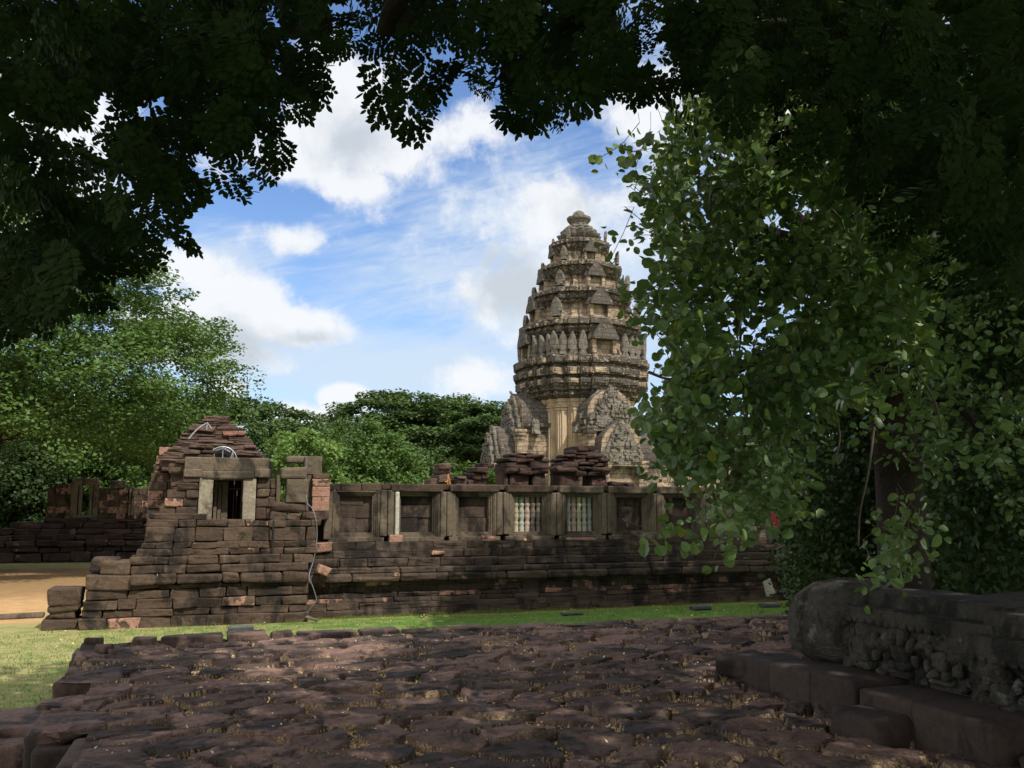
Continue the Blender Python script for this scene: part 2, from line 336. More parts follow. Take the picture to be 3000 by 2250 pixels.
# ================================================================ GROUND
def make_ground():
    m, T = new_mat('lawn_and_bare_earth')
    P = T.n('ShaderNodeNewGeometry').outputs['Position']
    s = T.v('DOT_PRODUCT', P, tuple(E1)); t = T.v('DOT_PRODUCT', P, tuple(E2))
    n = T.noise(P, .55, 6, .6); n2 = T.noise(P, 2.2, 6, .62); n3 = T.noise(P, 24, 4, .7); nf = T.noise(P, 70, 3, .7)
    sn = T.m('ADD', s, T.m('MULTIPLY', T.m('SUBTRACT', n2, .5), 2.6)); tn = T.m('ADD', t, T.m('MULTIPLY', T.m('SUBTRACT', n, .5), 4.))
    dirt = T.m('MULTIPLY', T.rng(sn, -3.0, -4.2), T.m('MULTIPLY', T.rng(tn, 23.2, 24.6), T.rng(tn, 48, 45.5)))
    edge = T.rng(T.m('ADD', t, T.m('MULTIPLY', n3, .5)), 22.55, 22.85)
    dirt = T.m('MAXIMUM', dirt, T.m('MULTIPLY', edge, T.m('MULTIPLY', T.rng(s, -3.6, -3.2), .4)))
    fresh = T.mix(T.rng(n3, .3, .7), (.062, .135, .022), (.120, .205, .042))
    dry = T.mix(T.rng(n3, .3, .7), (.215, .200, .075), (.37, .33, .15))
    dryf = T.m('ADD', T.rng(n2, .36, .62, 0, .8), T.rng(T.m('ADD', s, T.m('MULTIPLY', n2, 3)), 9, -3., -.60, .55, False), clamp=True)
    dryf = T.m('MULTIPLY', dryf, T.rng(t, 10, 18, .35, 1))
    g = T.mix(dryf, fresh, dry)
    de = T.mix(T.rng(n2, .35, .65), (.52, .33, .155), (.42, .25, .11)); de = T.mix(T.rng(nf, .4, .75, 0, .4), de, (.25, .16, .08))
    far_dark = T.rng(tn, 29, 34, 0, .62); de = T.mix(far_dark, de, (.17, .105, .05))  # bare earth darker towards the back
    c = T.mix(dirt, g, de)
    finish(T, c, .95, T.m('ADD', nf, n3), .5, .02, .1)
    mb = MB()
    xs = np.concatenate([[-900, -300, -100], np.linspace(-50, 50, 41), [100, 300, 900]]); ys = np.concatenate([[-300, -60], np.linspace(-20, 70, 46), [120, 300, 1500]])
    X, Y = np.meshgrid(xs, ys); V = np.stack([X.ravel(), Y.ravel(), np.zeros(X.size)], 1)
    V[:, 2] = np.where((Y.ravel() > 14) & (Y.ravel() < 60), fbm(V*.3, 4)*.08, 0)-.01
    nx = len(xs); Q = [[j*nx+i, j*nx+i+1, (j+1)*nx+i+1, (j+1)*nx+i] for j in range(len(ys)-1) for i in range(nx-1)]
    mb.add(V, Q); o = mb.build('ground', m, smooth=True, loc=(0, 0, 0)); tag(o, kind='structure')
    # blades standing up from the lawn
    gm = leafmat('grass_blade', (.050, .120, .016), (.17, .22, .05), (.25, .24, .09), .6, .3, .1)
    N = 26000; S = rng.uniform(-9, 17, N); Tt = rng.uniform(12.3, 22.6, N)
    keep = ~((S < -3.4) & (Tt > 22)); S, Tt = S[keep], Tt[keep]
    base = Fv(np.stack([S, Tt, np.zeros(len(S))-.005], 1)); a = rng.uniform(0, 2*np.pi, len(S)); h = rng.uniform(.02, .055, len(S)); w = .008
    dx = np.stack([np.cos(a)*w, np.sin(a)*w, np.zeros(len(S))], 1); lean = np.stack([rng.normal(0, .4, len(S))*h, rng.normal(0, .4, len(S))*h, h], 1)
    V = np.stack([base-dx, base+dx, base+lean], 1).reshape(-1, 3)
    n2 = 7000; q = Fv(np.stack([rng.uniform(-3.2, 16, n2), 22.72-np.abs(rng.normal(0, .10, n2)), np.zeros(n2)], 1)); q2 = q+np.stack([rng.normal(0, .02, n2), rng.normal(0, .02, n2), rng.uniform(.03, .11, n2)*(fbm(q*2, 4)+.6)], 1)
    n4 = 5000; qa = Fv(np.stack([rng.uniform(-2, 9, n4), 12.15+np.abs(rng.normal(0, .08, n4)), np.zeros(n4)], 1)); qb = qa+np.stack([rng.normal(0, .02, n4), rng.normal(0, .02, n4), rng.uniform(.05, .14, n4)], 1)
    V = np.concatenate([V, np.stack([q-np.array([.007, 0, 0]), q+np.array([.007, 0, 0]), q2], 1).reshape(-1, 3), np.stack([qa-np.array([.006, 0, 0]), qa+np.array([.006, 0, 0]), qb], 1).reshape(-1, 3)])
    mb = MB(); mb.add(V, np.arange(len(V)).reshape(-1, 3), rng.random(len(V)//3))
    o = mb.build('grass', gm); tag(o, 'short mown grass on the strip between the terrace and the ruined gallery', 'grass', kind='stuff')
make_ground()

# ================================================================ STONE TERRACE (foreground)
ZT = 1.0
def left_edge(t): return np.interp(t, [4, 7.3, 7.34, 8.1, 8.14, 9.35, 9.39, 12.1], [-.60, -.74, -1.05, -1.10, -.90, -.95, -1.22, -1.35])
def make_terrace():
    root = empty('stone_terrace', F(3.5, 9, 0), 'low foreground terrace of irregular dark red sandstone paving with dry leaves in its joints', 'terrace')
    # cells of the paving
    r2 = np.random.default_rng(3); pts = []
    for t in np.arange(3.8, 12.4, .41):
        for s in np.arange(-1.6, 9.2, .60): pts.append((s+r2.uniform(-.27, .27)+(.25 if int(t/.41) % 2 else 0), t+r2.uniform(-.2, .2)))
    pts = np.array(pts); n = len(pts); hgt = r2.uniform(-.012, .014, n); tl = r2.normal(0, .020, (n, 2)); tint = r2.uniform(-.35, 1.25, n); aux = np.where(r2.random(n) < .07, .62, r2.random(n)*.25)
    def cells(S, Tt):
        S2 = np.stack([S, Tt, S*0], 1)
        ws = S + fbm(S2*1.5, 21)*.30+fbm(S2*7, 22)*.018; wt = Tt + fbm(S2*1.6, 25)*.26+fbm(S2*8, 26)*.018
        d1 = np.full(len(S), 9.); d2 = np.full(len(S), 9.); id1 = np.zeros(len(S), int)
        ch = 20000
        for a in range(0, len(S), ch):
            dx = (ws[a:a+ch, None]-pts[None, :, 0])*.80; dy = (wt[a:a+ch, None]-pts[None, :, 1])*1.16; D = dx*dx+dy*dy
            i = np.argpartition(D, 1, axis=1)[:, :2]; dd = np.take_along_axis(D, i, 1); o = np.argsort(dd, 1)
            i = np.take_along_axis(i, o, 1); dd = np.sqrt(np.take_along_axis(dd, o, 1)); d1[a:a+ch] = dd[:, 0]; d2[a:a+ch] = dd[:, 1]; id1[a:a+ch] = i[:, 0]
        return d1, d2, id1
    def height(S, Tt):
        d1, d2, i = cells(S, Tt); e = d2-d1; S3 = np.stack([S, Tt, S*0], 1)
        top = hgt[i]+tl[i, 0]*(S-pts[i, 0])+tl[i, 1]*(Tt-pts[i, 1])+fbm(S3*3.1, 5)*.010+fbm(S3*np.array([5, 16, 1]), 8)*.010
        # ledges in the layered stone
        led = np.floor((fbm(S3*np.array([2.4, 5.5, 1])+i[:, None]*.37, 61)+.5)*4)*.012
        g = np.clip((e-.042)/.026, 0, 1); g = g*g*(3-2*g)
        return ZT+(top+led)*g-.055*(1-g)+fbm(S3*22, 9)*.006, e, i
    s_ax = np.concatenate([np.linspace(-1.35, 5.6, 560), np.linspace(5.62, 8.9, 110)]); t_ax = np.concatenate([np.linspace(3.9, 5.2, 20), np.linspace(5.25, 12.1, 430)])
    Sg, Tg = np.meshgrid(s_ax, t_ax); S, Tt = Sg.ravel(), Tg.ravel(); L = left_edge(Tt); S = L+(S+1.35)*(8.9-L)/(8.9+1.35)
    Z, e, ci = height(S, Tt)
    ns, nt = len(s_ax), len(t_ax); j, i = np.meshgrid(np.arange(nt-1), np.arange(ns-1), indexing='ij'); b = (j*ns+i).ravel()
    Q = np.stack([b, b+1, b+ns+1, b+ns], 1); mb = MB()
    gapf = e[b] < .050
    tq = tint[ci[b]]; aq = np.where(gapf, -1, aux[ci[b]])
    mb.add(Fv(np.stack([S, Tt, Z], 1)), Q, np.where(gapf, 0, tq), aq)
    mb.build('paving', M_pave, root, smooth=True)
    # retaining faces: far side, left side
    mb = MB()
    for k in range(3):
        z0, z1 = ZT*k/3-.02, ZT*(k+1)/3-.05
        course(mb, -1.4, 8.9, z0, z1, 11.35, .7, (.5, 1.0), .03)
        t = 4.
        while t < 11.9:
            l = random.uniform(.5, .9); block(mb, (left_edge(t+l/2)+.28, t+l/2, (z0+z1)/2), (.3+random.uniform(-.03, .03), l/2-.01, (z1-z0)/2), .03, jit=.04); t += l
    mb.build('retaining_wall', M_kerb, root, disp=erode(.012, 3, 8, 4))
    # edge blocks: (s centre, t centre, half s, half t, top z, height)
    eb = [(-1.12, 11.72, .28, .22, 1.0, .30), (-1.0, 11.25, .34, .24, 1.02, .40)]
    s = -.82
    for l in (.32, .78, .52, .34, .80, .56, .46, .70, .5, .62, .9): eb.append((s+l/2, 11.98+random.uniform(-.03, .03), l/2-.03, .17, 1.09-.014*max(0, s)+random.uniform(-.015, .02), .32)); s += l
    while s < 8.7: l = random.uniform(.4, .9); eb.append((s+l/2, 12.0, l/2-.012, .2, 1.0+random.uniform(-.01, .015), .3)); s += l
    for sc, tc, hs, ht, z, h in eb:
        mb = MB(); block(mb, (sc, tc, z-h/2), (hs, ht, h/2), .022, (8, 5, 4), rot=random.uniform(-.02, .02), aux=random.random()*.2, jit=.03)
        mb.build('edge_block', M_pave, root, smooth=False, disp=erode(.006, 4, 9, int(sc*10)+40))
    # stepped blocks at the left side
    lb = [(-1.0, 9.74, .27, .34, 1.03, .5), (-1.38, 8.72, .40, .46, .90, .8), (-1.12, 9.1, .22, .2, .93, .8), (-1.46, 7.98, .38, .24, .86, .7), (-.90, 7.76, .26, .36, 1.03, .9), (-1.25, 7.28, .40, .38, .76, .8), (-1.25, 6.45, .48, .42, .70, .7),
          (-.58, 6.85, .26, .42, 1.02, .9), (-1.15, 5.7, .60, .40, .64, .6), (-.50, 6.0, .24, .40, 1.03, .9)]
    for sc, tc, hs, ht, z, h in lb:
        mb = MB(); block(mb, (sc, tc, z-h/2), (hs, ht, h/2), .035, (9, 9, 8), rot=random.uniform(-.05, .05), aux=random.random()*.2, jit=.07)
        mb.build('side_block', M_pave, root, smooth=True, disp=erode(.012, 3.5, 8, int(tc*10)))
    # litter of dry leaves in the joints
    N = 300000; S = rng.uniform(-1.2, 6., N); Tt = 4.6+rng.random(N)**.9*7.3; d1, d2, ci = cells(S, Tt); e = d2-d1
    cl = fbm(np.stack([S*2.2, Tt*2.2, S*0], 1), 77)
    fade = np.interp(Tt, [5, 8, 12], [1, .8, .3])
    k = ((e < .055) & (cl > -.27+rng.normal(0, .15, N)) & (rng.random(N) < .75*fade)) | ((rng.random(N) < .0022) & (S > -1.0))
    k &= S > left_edge(Tt)+.03
    S, Tt = S[k], Tt[k]; Z, e, ci = height(S, Tt)
    n = len(S); c = Fv(np.stack([S, Tt, Z+rng.uniform(.004, .026, n)], 1)); a = rng.uniform(0, 6.28, n); L = rng.uniform(.008, .018, n)*np.where(rng.random(n) < .02, 2.1, 1)
    d = np.stack([np.cos(a), np.sin(a), rng.normal(0, .35, n)], 1)*L[:, None]; w = np.stack([-np.sin(a), np.cos(a), rng.normal(0, .45, n)], 1)*L[:, None]*.55
    V = np.stack([c-d, c+w-d*.2, c+d+np.array([0, 0, .004]), c-w-d*.1], 1).reshape(-1, 3)
    lm, T = new_mat('dry_leaf'); tn = T.n('ShaderNodeAttribute', attribute_name='tint').outputs['Fac']
    cr = T.n('ShaderNodeValToRGB', {'Fac': tn}); els = cr.color_ramp.elements; els[0].color = (.30, .18, .07, 1); els[1].color = (.75, .50, .14, 1)
    for p, q in ((.25, (.60, .45, .25, 1)), (.6, (.72, .58, .36, 1)), (.9, (.78, .52, .12, 1))): x = els.new(p); x.color = q
    finish(T, cr.outputs[0], .8)
    n2 = 420; c2 = Fv(np.stack([rng.uniform(-6, 14, n2), rng.uniform(13, 22.6, n2), rng.uniform(.02, .05, n2)], 1)); a = rng.uniform(0, 6.28, n2); L2 = rng.uniform(.012, .035, n2)[:, None]
    d = np.stack([np.cos(a), np.sin(a), rng.normal(0, .3, n2)], 1)*L2; w = np.stack([-np.sin(a), np.cos(a), rng.normal(0, .4, n2)], 1)*L2*.6; V = np.concatenate([V, np.stack([c2-d, c2+w, c2+d, c2-w], 1).reshape(-1, 3)]); n += n2
    mb = MB(); mb.add(V, np.arange(len(V)).reshape(-1, 4), rng.random(n)); o = mb.build('fallen_leaves', lm)
    tag(o, 'yellow dry leaves lying in the joints of the terrace paving and strewn on the lawn', 'leaves', kind='stuff')
    # a few tufts of grass growing in the joints
    gm = bpy.data.materials['grass_blade']; mb = MB()
    for px, py in ((1610, 1985), (1580, 1960), (1235, 1985), (1290, 2050), (2225, 2075), (2060, 2165), (1800, 2085), (860, 2150), (1390, 1960), (1530, 1990), (1950, 1975)):
        r = ray(px, py); p = np.array([0, 0, EYE])+r*((ZT-EYE)/r[2])
        for _ in range(40):
            b0 = p+np.array([random.gauss(0, .05), random.gauss(0, .07), -.03]); h = random.uniform(.03, .07); a = random.uniform(0, 6.28)
            mb.add([b0, b0+np.array([math.cos(a)*.006, math.sin(a)*.006, 0]), b0+np.array([random.gauss(0, .02), random.gauss(0, .02), h])], [[0, 1, 2]], .1)
    o = mb.build('grass_tufts', gm); tag(o, 'small tufts of green grass sprouting between paving stones', 'grass', kind='stuff')
    # loose stones on the edge
    for px, py, sz, lab in ((275, 1893, .11, 'small reddish loose stone on the far left corner of the terrace'), (305, 1912, .09, 'square brown loose stone beside the terrace corner, just below the reddish one'), (332, 1916, .045, 'pebble sized pale brown stone right of the square loose stone')):
        r = ray(px, py); p = np.array([0, 0, EYE])+r*((ZT+.02-EYE)/r[2]); st = (p @ E1, p @ E2, ZT+.035+sz*.4)
        mb = MB(); block(mb, st, (sz, sz*.7, sz*.5), sz*.25, (4, 4, 4), rot=random.random(), aux=.3, jit=sz*.5)
        o = mb.build('loose_stone', M_pave, smooth=True, disp=erode(.006, 9, 9, int(px))); tag(o, lab, 'stone')
    return cells
make_terrace()

# big curled dead leaves, light stones
def curled_leaf(p, size, lab, rot):
    V = []; n = 6
    for i in range(n+1):
        u = i/n; w = math.sin(math.pi*min(1, .12+u*.88))**.8*.38
        for j in (-1, -.4, .4, 1): V.append([j*w*size, (u-.5)*size*1.6, (abs(j)*.28*math.sin(3*u)+.22*u*u)*size])
    V = np.array(V); c, s = math.cos(rot), math.sin(rot); V = V @ np.array([[c, s, 0], [-s, c, 0], [0, 0, 1]])
    V = np.concatenate([V, V+np.array([0, 0, -.003])]); Q = [[i*4+j, i*4+j+1, (i+1)*4+j+1, (i+1)*4+j] for i in range(n) for j in range(3)]
    mb = MB(); mb.add(V+p, Q+[[a+28 for a in q][::-1] for q in Q], .5, 0)
    o = mb.build('dead_leaf', M_dead, smooth=True); tag(o, lab, 'leaf')
M_dead = plain('tan_dead_leaf', (.42, .29, .19), .7, var=.4, scale=30)
for px, py, sz, lab, rt in ((840, 1995, .07, 'large pale tan curled leaf lying on the paving, left of centre', 1.2), (1268, 1992, .055, 'whitish curled leaf on the paving near the middle', .6), (1585, 1910, .05, 'orange tan curled leaf in the middle distance of the paving', 2.), (885, 2070, .04, 'orange brown leaf in a joint at the left, near the big curled leaf', .3), (305, 2095, .045, 'crumpled orange leaf in a joint at the far left', 2.4), (2345, 2190, .035, 'small orange brown leaf on a paving stone below the kerb', .9)):
    r = ray(px, py); curled_leaf(np.array([0, 0, EYE])+r*((ZT+.035-EYE)/r[2]), sz, lab, rt)

# ================================================================ GALLERY WALL
TW = 23.4                                                   # face of the window wall
def make_gallery():
    root = empty('gallery_wall', F(10, 23.5, 0), 'long dark sandstone gallery wall with framed false windows on a tall plinth behind the lawn', 'wall')
    mb = MB(); S1 = 22.
    #        z0    z1    front  L        pink  r
    prof = [(-.05, .17, 22.80, (.45, .9), 0, .02), (.17, .33, 22.83, (.45, .9), 0, .02), (.33, .44, 22.90, (.4, .8), .06, .03),
            (.44, .56, 23.02, (.3, .6), .45, .03), (.56, .74, 23.09, (.25, .5), .50, .02), (.74, .84, 23.02, (.4, .8), .12, .03),
            (.84, 1.05, 22.73, (.6, 1.3), .0, .10), (1.05, 1.20, 22.80, (.4, .9), .05, .06), (1.20, 1.42, 23.02, (.5, .9), .03, .05),
            (1.42, 1.62, 23.14, (.35, .8), .05, .03), (1.62, 1.83, 23.20, (.4, .7), .10, .025)]
    for z0, z1, tf, L, pk, r in prof: course(mb, 2.35, S1, z0, z1, tf+random.uniform(-.02, .02), 1.0, (L[0]*1.2, L[1]*1.4), r*.6, pk*.8, jt=.018, seg=(9, 2, 4), jit=.03, gap=.004)
    mb.build('plinth', M_plinth, root, disp=erode(.024, 1.8, 9, 12, .02, .9))
    # openings: (centre s, half width, kind)
    op = []
    for x0, x1, k in ((996, 1092, 0), (1176, 1269, 0), (1347, 1435, 0), (1511, 1593, 1), (1666, 1744, 1), (1811, 1890, 0), (1956, 2033, 0), (2100, 2170, 0), (2240, 2310, 0)):
        a = at_t(x0, 1510, TW)[0]; b = at_t(x1, 1510, TW)[0]; op.append(((a+b)/2, (b-a)/2, k))
    for k in (0, 1, 2): op.append((op[-1][0]+1.62, .40, 0))
    ZB, ZU, ZTOP = 2.06, 3.02, 3.34
    # wall core behind everything
    mb = MB()
    for z0, z1 in ((1.83, 2.35), (2.35, 2.8), (2.8, 3.2)): course(mb, 2.5, S1, z0, z1, TW+.34, .5, (.5, .9), .015, .04)
    mb.build('wall_core', M_plinth, root, disp=erode(.008, 3, 6, 2))
    mb = MB()                                               # coping with broken outline
    course(mb, 2.6, 4.35, 3.14, 3.34, TW+.10, .6, (.5, .9), .03, jz=.03)
    course(mb, 4.35, S1, 3.20, 3.35, TW+.12, .6, (.7, 1.3), .02, jz=.006)
    mb.build('coping', M_wall, root, disp=erode(.012, 3, 8, 6))
    for i, (c, hw, kind) in enumerate(op):
        n = op[i+1] if i+1 < len(op) else (c+1.6, .4, 0)
        broken = i == 0
        fm = MB(); mat = M_frame
        rings = ((.0, .045, .10), (.045, .05, .065), (.095, .035, .03), (.13, .06, .0))     # offset from opening, width, set back
        for off, w, tb in rings:
            o_ = off+w; dp = .36-tb
            for sg in (-1, 1): block(fm, (c+sg*(hw+off+w/2), TW+tb+dp/2, (ZB+ZU)/2), (w/2+.001, dp/2, (ZU-ZB)/2+o_*.9), .008, (1, 1, 10), tint=.5)
            if not (broken and off > .1): block(fm, (c, TW+tb+.003+dp/2, ZU+off+w/2), (hw+off, dp/2, w/2+.001), .008, (10, 1, 1), tint=.4)
            block(fm, (c, TW+tb+.003+dp/2, ZB-off-w/2), (hw+off, dp/2, w/2+.001), .008, (10, 1, 1), tint=.6)
        win = fm.build('window' if kind else 'blind_window', mat, root, disp=erode(.006, 3, 4, i))
        if i != 0:                                         # lintel beam
            m2 = MB(); a = c-hw-.30; b = c+hw+.30
            block(m2, (c, TW+.17-.03, 3.235), ((b-a)/2-.035, .19, .095), .02, (8, 1, 2), aux=0, tint=.2, jit=.02)
            m2.build('lintel', M_wall if i in (1, 2, 3) else M_frame, win, disp=erode(.008, 3, 7, i+3))
        m2 = MB(); block(m2, (c, TW+.13, 1.885), (hw+.30, .18, .055), .015, (8, 1, 2), tint=.4, aux=0)
        m2.build('sill', M_frame, win, disp=erode(.008, 3, 7, i+13))
        if kind:
            bl = None; nb = 5; pitch = 2*hw/nb; zz = np.array([0, .03, .04, .07, .08, .13, .15, .20, .26, .29, .31, .36, .42, .455, .47, .50])
            rr = np.array([.92, .92, .84, .94, .86, .96, .74, .98, .98, .76, .74, .82, 1.0, 1.0, .88, 1.02]); H = ZU-ZB
            prof = [(r*pitch*.475, z*H) for z, r in zip(zz, rr)]; prof += [(r, H-z) for r, z in prof[::-1][1:]]
            pal = [M_bal[i2] for i2 in ((0, 2, 1, 3, 3) if i == 3 else (2, 1, 0, 2, 4))]
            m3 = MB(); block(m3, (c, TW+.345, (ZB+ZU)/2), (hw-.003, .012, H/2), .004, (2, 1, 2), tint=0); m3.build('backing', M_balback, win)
            bv, bq = lathe(prof, 14)
            for k in range(nb):
                m3 = MB(); m3.add(bv+F(c-hw+pitch*(k+.5), TW+.235, ZB), bq, random.random()); m3.build('baluster', pal[k], win, smooth=True)
        else:
            m3 = MB()
            for z0, z1 in ((ZB-.02, 2.45), (2.45, 2.78), (2.78, ZU+.03)): course(m3, c-hw+.002, c+hw-.002, z0, z1, TW+.24, .10, (.3, .9), .012, .12 if i > 4 else 0, gap=.004)
            m3.build('infill', M_plinth, win, disp=erode(.008, 3, 6, i+4))
        # pier to the next window
        a = c+hw+.19; b = n[0]-n[1]-.19
        m4 = MB(); w = b-a
        if w > .1:
            h0 = 1.93 if i % 2 else 1.97; h1 = 3.14 if i else 3.18
            block(m4, (a+w*.25, TW+.16, (h0+h1)/2), (w*.25-.006, .20, (h1-h0)/2), .03, (3, 1, 8), tint=.7, aux=0, jit=.01)
            block(m4, (a+w*.75, TW+.175, (h0+.02+h1)/2), (w*.25-.006, .20, (h1-h0)/2-.01), .03, (3, 1, 8), tint=.3, aux=0, jit=.01)
            m4.build('pier', M_frame, root, disp=erode(.006, 3, 4, i+30))
        if i == 0:
            m4 = MB(); block(m4, (b+.065, TW+.10, 2.56), (.055, .20, .57), .03, (3, 2, 12), tint=.9); m4.build('restored_jamb', M_white, root, disp=erode(.005, 8, 2, 3))
            m4 = MB(); block(m4, (c-hw-.31, TW+.12, 2.52), (.10, .18, .62), .02, (3, 2, 12), tint=.5, tilt=.01); m4.build('jamb', M_frame, root, disp=erode(.01, 8, 2, 3))
        for k in (0, 2, 4):                                 # bare repaired stones under the jambs
            pass
    m4 = MB()
    for px, py, w, h in ((1158, 1578, .17, .11), (1428, 1580, .20, .12), (1700, 1583, .44, .10), (1535, 1580, .05, .06)):
        s, z = at_t(px, py, TW); block(m4, (s, TW+.06, z-.02), (w, .2, h), .03, (4, 2, 4), aux=1., tint=.6, jit=.04)
    for px, py, w, h in ((1285, 1620, .16, .05), (1362, 1690, .16, .04), (1160, 1680, .10, .04), (940, 1605, .28, .13)):
        s, z = at_t(px, py, 23.); block(m4, (s, 23.2 if z > 1.45 else 22.9, z), (w, .14, h), .03, (5, 2, 3), aux=.84, tint=.5, jit=.08)
    m4.build('bare_stones', M_plinth, root, disp=erode(.012, 4, 7, 5))
def plainstone(name, col): return stone(name, [tuple(x*.62 for x in col), tuple(x*.9 for x in col), tuple(x*.75 for x in col)], tuple(x*.25 for x in col), col, stain=(.56, .78), stain_scale=4, pit=60, bump=.2)
M_bal = [plainstone('baluster_stone_yellow', (.52, .47, .30)), plainstone('baluster_stone_pink', (.56, .42, .33)), plainstone('baluster_stone_cream', (.50, .49, .40)), plainstone('baluster_stone_brown', (.23, .19, .15)), plainstone('baluster_stone_green', (.30, .32, .25))]
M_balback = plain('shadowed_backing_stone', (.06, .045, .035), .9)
make_gallery()

# ================================================================ RUINED GATEWAY with its platform
def make_gateway():
    root = empty('ruined_gateway', F(0, 24, 0), 'ruined sandstone gateway with doorway and stone roof, on a platform stepping down to the left', 'gateway')
    mb = MB()
    def C(s0, s1, z0, z1, tf, L=(.34, .62), r=.03, pink=.05, **k): course(mb, s0, s1, z0, z1, tf, 1.1, (L[0]*1.0, L[1]*1.45), r*.8, pink*.8, jt=.04, seg=(7, 2, 5), jit=.05, gap=.008, **k)
    C(-2.62, 2.4, -.05, .22, 22.36, (.36, .6), pink=.04); C(-2.56, 2.4, .22, .40, 22.40, (.36, .6), pink=.04)
    C(-2.54, 2.4, .40, .62, 22.40, (.38, .62), pink=.12); C(-2.50, 2.4, .62, .84, 22.43, (.38, .62), pink=.14)
    C(-2.54, -1.6, .84, 1.18, 22.36, (.40, .5), .04, 0); C(-1.6, 2.4, .84, .94, 22.46, (.4, .7)); C(-1.6, 2.4, .94, 1.18, 22.30, (.4, .8), .07)
    C(-2.25, -1.62, 1.18, 1.50, 22.42, (.3, .6), .05, .0); C(-1.62, 2.4, 1.18, 1.38, 22.42, (.3, .7), .04, .06); C(-1.66, 2.5, 1.38, 1.58, 22.48, (.3, .7), .04, .08)
    C(-1.52, 2.6, 1.58, 1.74, 22.56, (.3, .6), pink=.08); C(-1.42, 2.6, 1.74, 1.90, 22.58, (.3, .6), pink=.12)
    C(-1.36, 2.6, 1.90, 2.24, 22.62, (.28, .55), pink=.12); C(-1.34, .9, 2.24, 2.42, 22.66, (.3, .7), pink=.06); C(.9, 2.7, 2.24, 2.40, 22.66, (.3, .5), pink=.05)
    C(-1.30, .0, 2.42, 2.56, 22.90, (.4, .9), pink=.05)
    mb.build('platform', M_wall, root, disp=erode(.024, 2.6, 5.5, 44, .02))
    mb = MB()                                              # outermost stepped blocks at the left
    for c, h in (((-3.02, 22.95, .10), (.38, .45, .13)), ((-2.98, 22.95, .30), (.28, .4, .09)), ((-2.98, 22.95, .46), (.34, .42, .08)), ((-2.96, 22.95, .72), (.34, .42, .19)), ((-2.2, 23.1, 1.4), (.3, .4, .15))):
        block(mb, c, h, .05, (6, 5, 4), aux=0, jit=.07)
    mb.build('step_blocks', M_wall, root, smooth=False, disp=erode(.02, 2.6, 7, 8))
    # front wall pieces left and right of the door
    mb = MB()
    rows = [(2.50, 2.72, -1.10), (2.72, 2.93, -1.0), (2.93, 3.13, -.95), (3.13, 3.30, -.72), (3.30, 3.56, -.62)]
    for z0, z1, s0 in rows: course(mb, s0, -.22, z0, z1, 23.12, .6, (.3, .5), .03, .10, jt=.04, jit=.03)
    for z0, z1, s0, s1 in ((3.56, 3.78, -.95, -.55), (3.78, 3.90, -.8, -.55), (3.90, 4.02, -.66, .12), (4.02, 4.14, -.62, .10), (4.14, 4.24, -.52, .06)): course(mb, s0, s1, z0, z1, 23.30, .5, (.25, .5), .04, 0, jt=.05, jit=.05)
    mb.build('front_wall', M_wall, root, disp=erode(.02, 3, 7, 19)); mb = MB()
    for z0, z1, s1 in ((2.40, 2.72, 1.62), (2.72, 2.98, 1.62), (2.98, 3.18, 1.60), (3.18, 3.44, 1.62)): course(mb, 1.14, s1, z0, z1, 23.16, .6, (.22, .34), .03, .05, jt=.04, jit=.03)
    mb.build('front_wall', M_wall, root, disp=erode(.02, 3, 7, 19))
    # door: parts in grey green stone
    door = MB(); block(door, (-.06, 23.22, 2.93), (.165, .14, .53), .02, (3, 2, 12), tint=.9, jit=.02); d = door.build('door_jamb', M_jamb, root, disp=erode(.008, 3, 6, 31))
    door = MB(); block(door, (.97, 23.22, 2.93), (.155, .14, .53), .02, (3, 2, 12), tint=.7, jit=.02); door.build('door_jamb', M_jamb, root, disp=erode(.008, 3, 6, 37))
    d = root
    mb = MB(); block(mb, (.42, 23.30, 3.76), (.99, .24, .17), .03, (14, 3, 3), tint=.35, jit=.03); mb.build('lintel', M_frame, d, disp=erode(.014, 3, 6, 32))
    mb = MB(); block(mb, (.44, 23.24, 3.50), (.62, .20, .10), .04, (8, 3, 2), tint=.5, jit=.02); block(mb, (.44, 23.24, 3.44), (.42, .18, .06), .03, (8, 3, 2), tint=.5)
    block(mb, (-.38, 23.25, 3.54), (.22, .20, .10), .03, (8, 3, 2), tint=.8); block(mb, (1.26, 23.25, 3.56), (.20, .20, .11), .03, (8, 3, 2), tint=.6); mb.build('lintel', M_frame, d, disp=erode(.012, 3, 6, 33))
    mb = MB()
    for s, w in ((.17, .04), (.27, .045), (.40, .075)): block(mb, (s, 23.55+s*.5, 2.88), (w, .10, .48), .015, (2, 2, 8), tint=random.random())
    mb.build('inner_jamb', M_frame, d, disp=erode(.006, 4, 4, 35))
    mb = MB(); block(mb, (.44, 23.35, 2.38), (.62, .30, .045), .02, (6, 3, 2), tint=.2); mb.build('threshold', M_wall, d)
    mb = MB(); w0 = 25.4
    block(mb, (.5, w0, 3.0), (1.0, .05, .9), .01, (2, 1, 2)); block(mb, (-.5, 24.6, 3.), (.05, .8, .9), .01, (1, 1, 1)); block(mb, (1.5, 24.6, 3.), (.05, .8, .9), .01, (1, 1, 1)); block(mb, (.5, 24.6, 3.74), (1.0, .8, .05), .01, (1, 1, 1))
    mb.build('chamber', M_shade, root)
    mb = MB()                                              # steel props inside the doorway
    for s, t, c in ((.62, 24.0, 0), (.70, 24.2, 0), (.80, 23.9, 0), (.84, 24.3, 0)): tube(mb, [F(s, t, 2.42), F(s, t, 3.6)], .014, 6, .5)
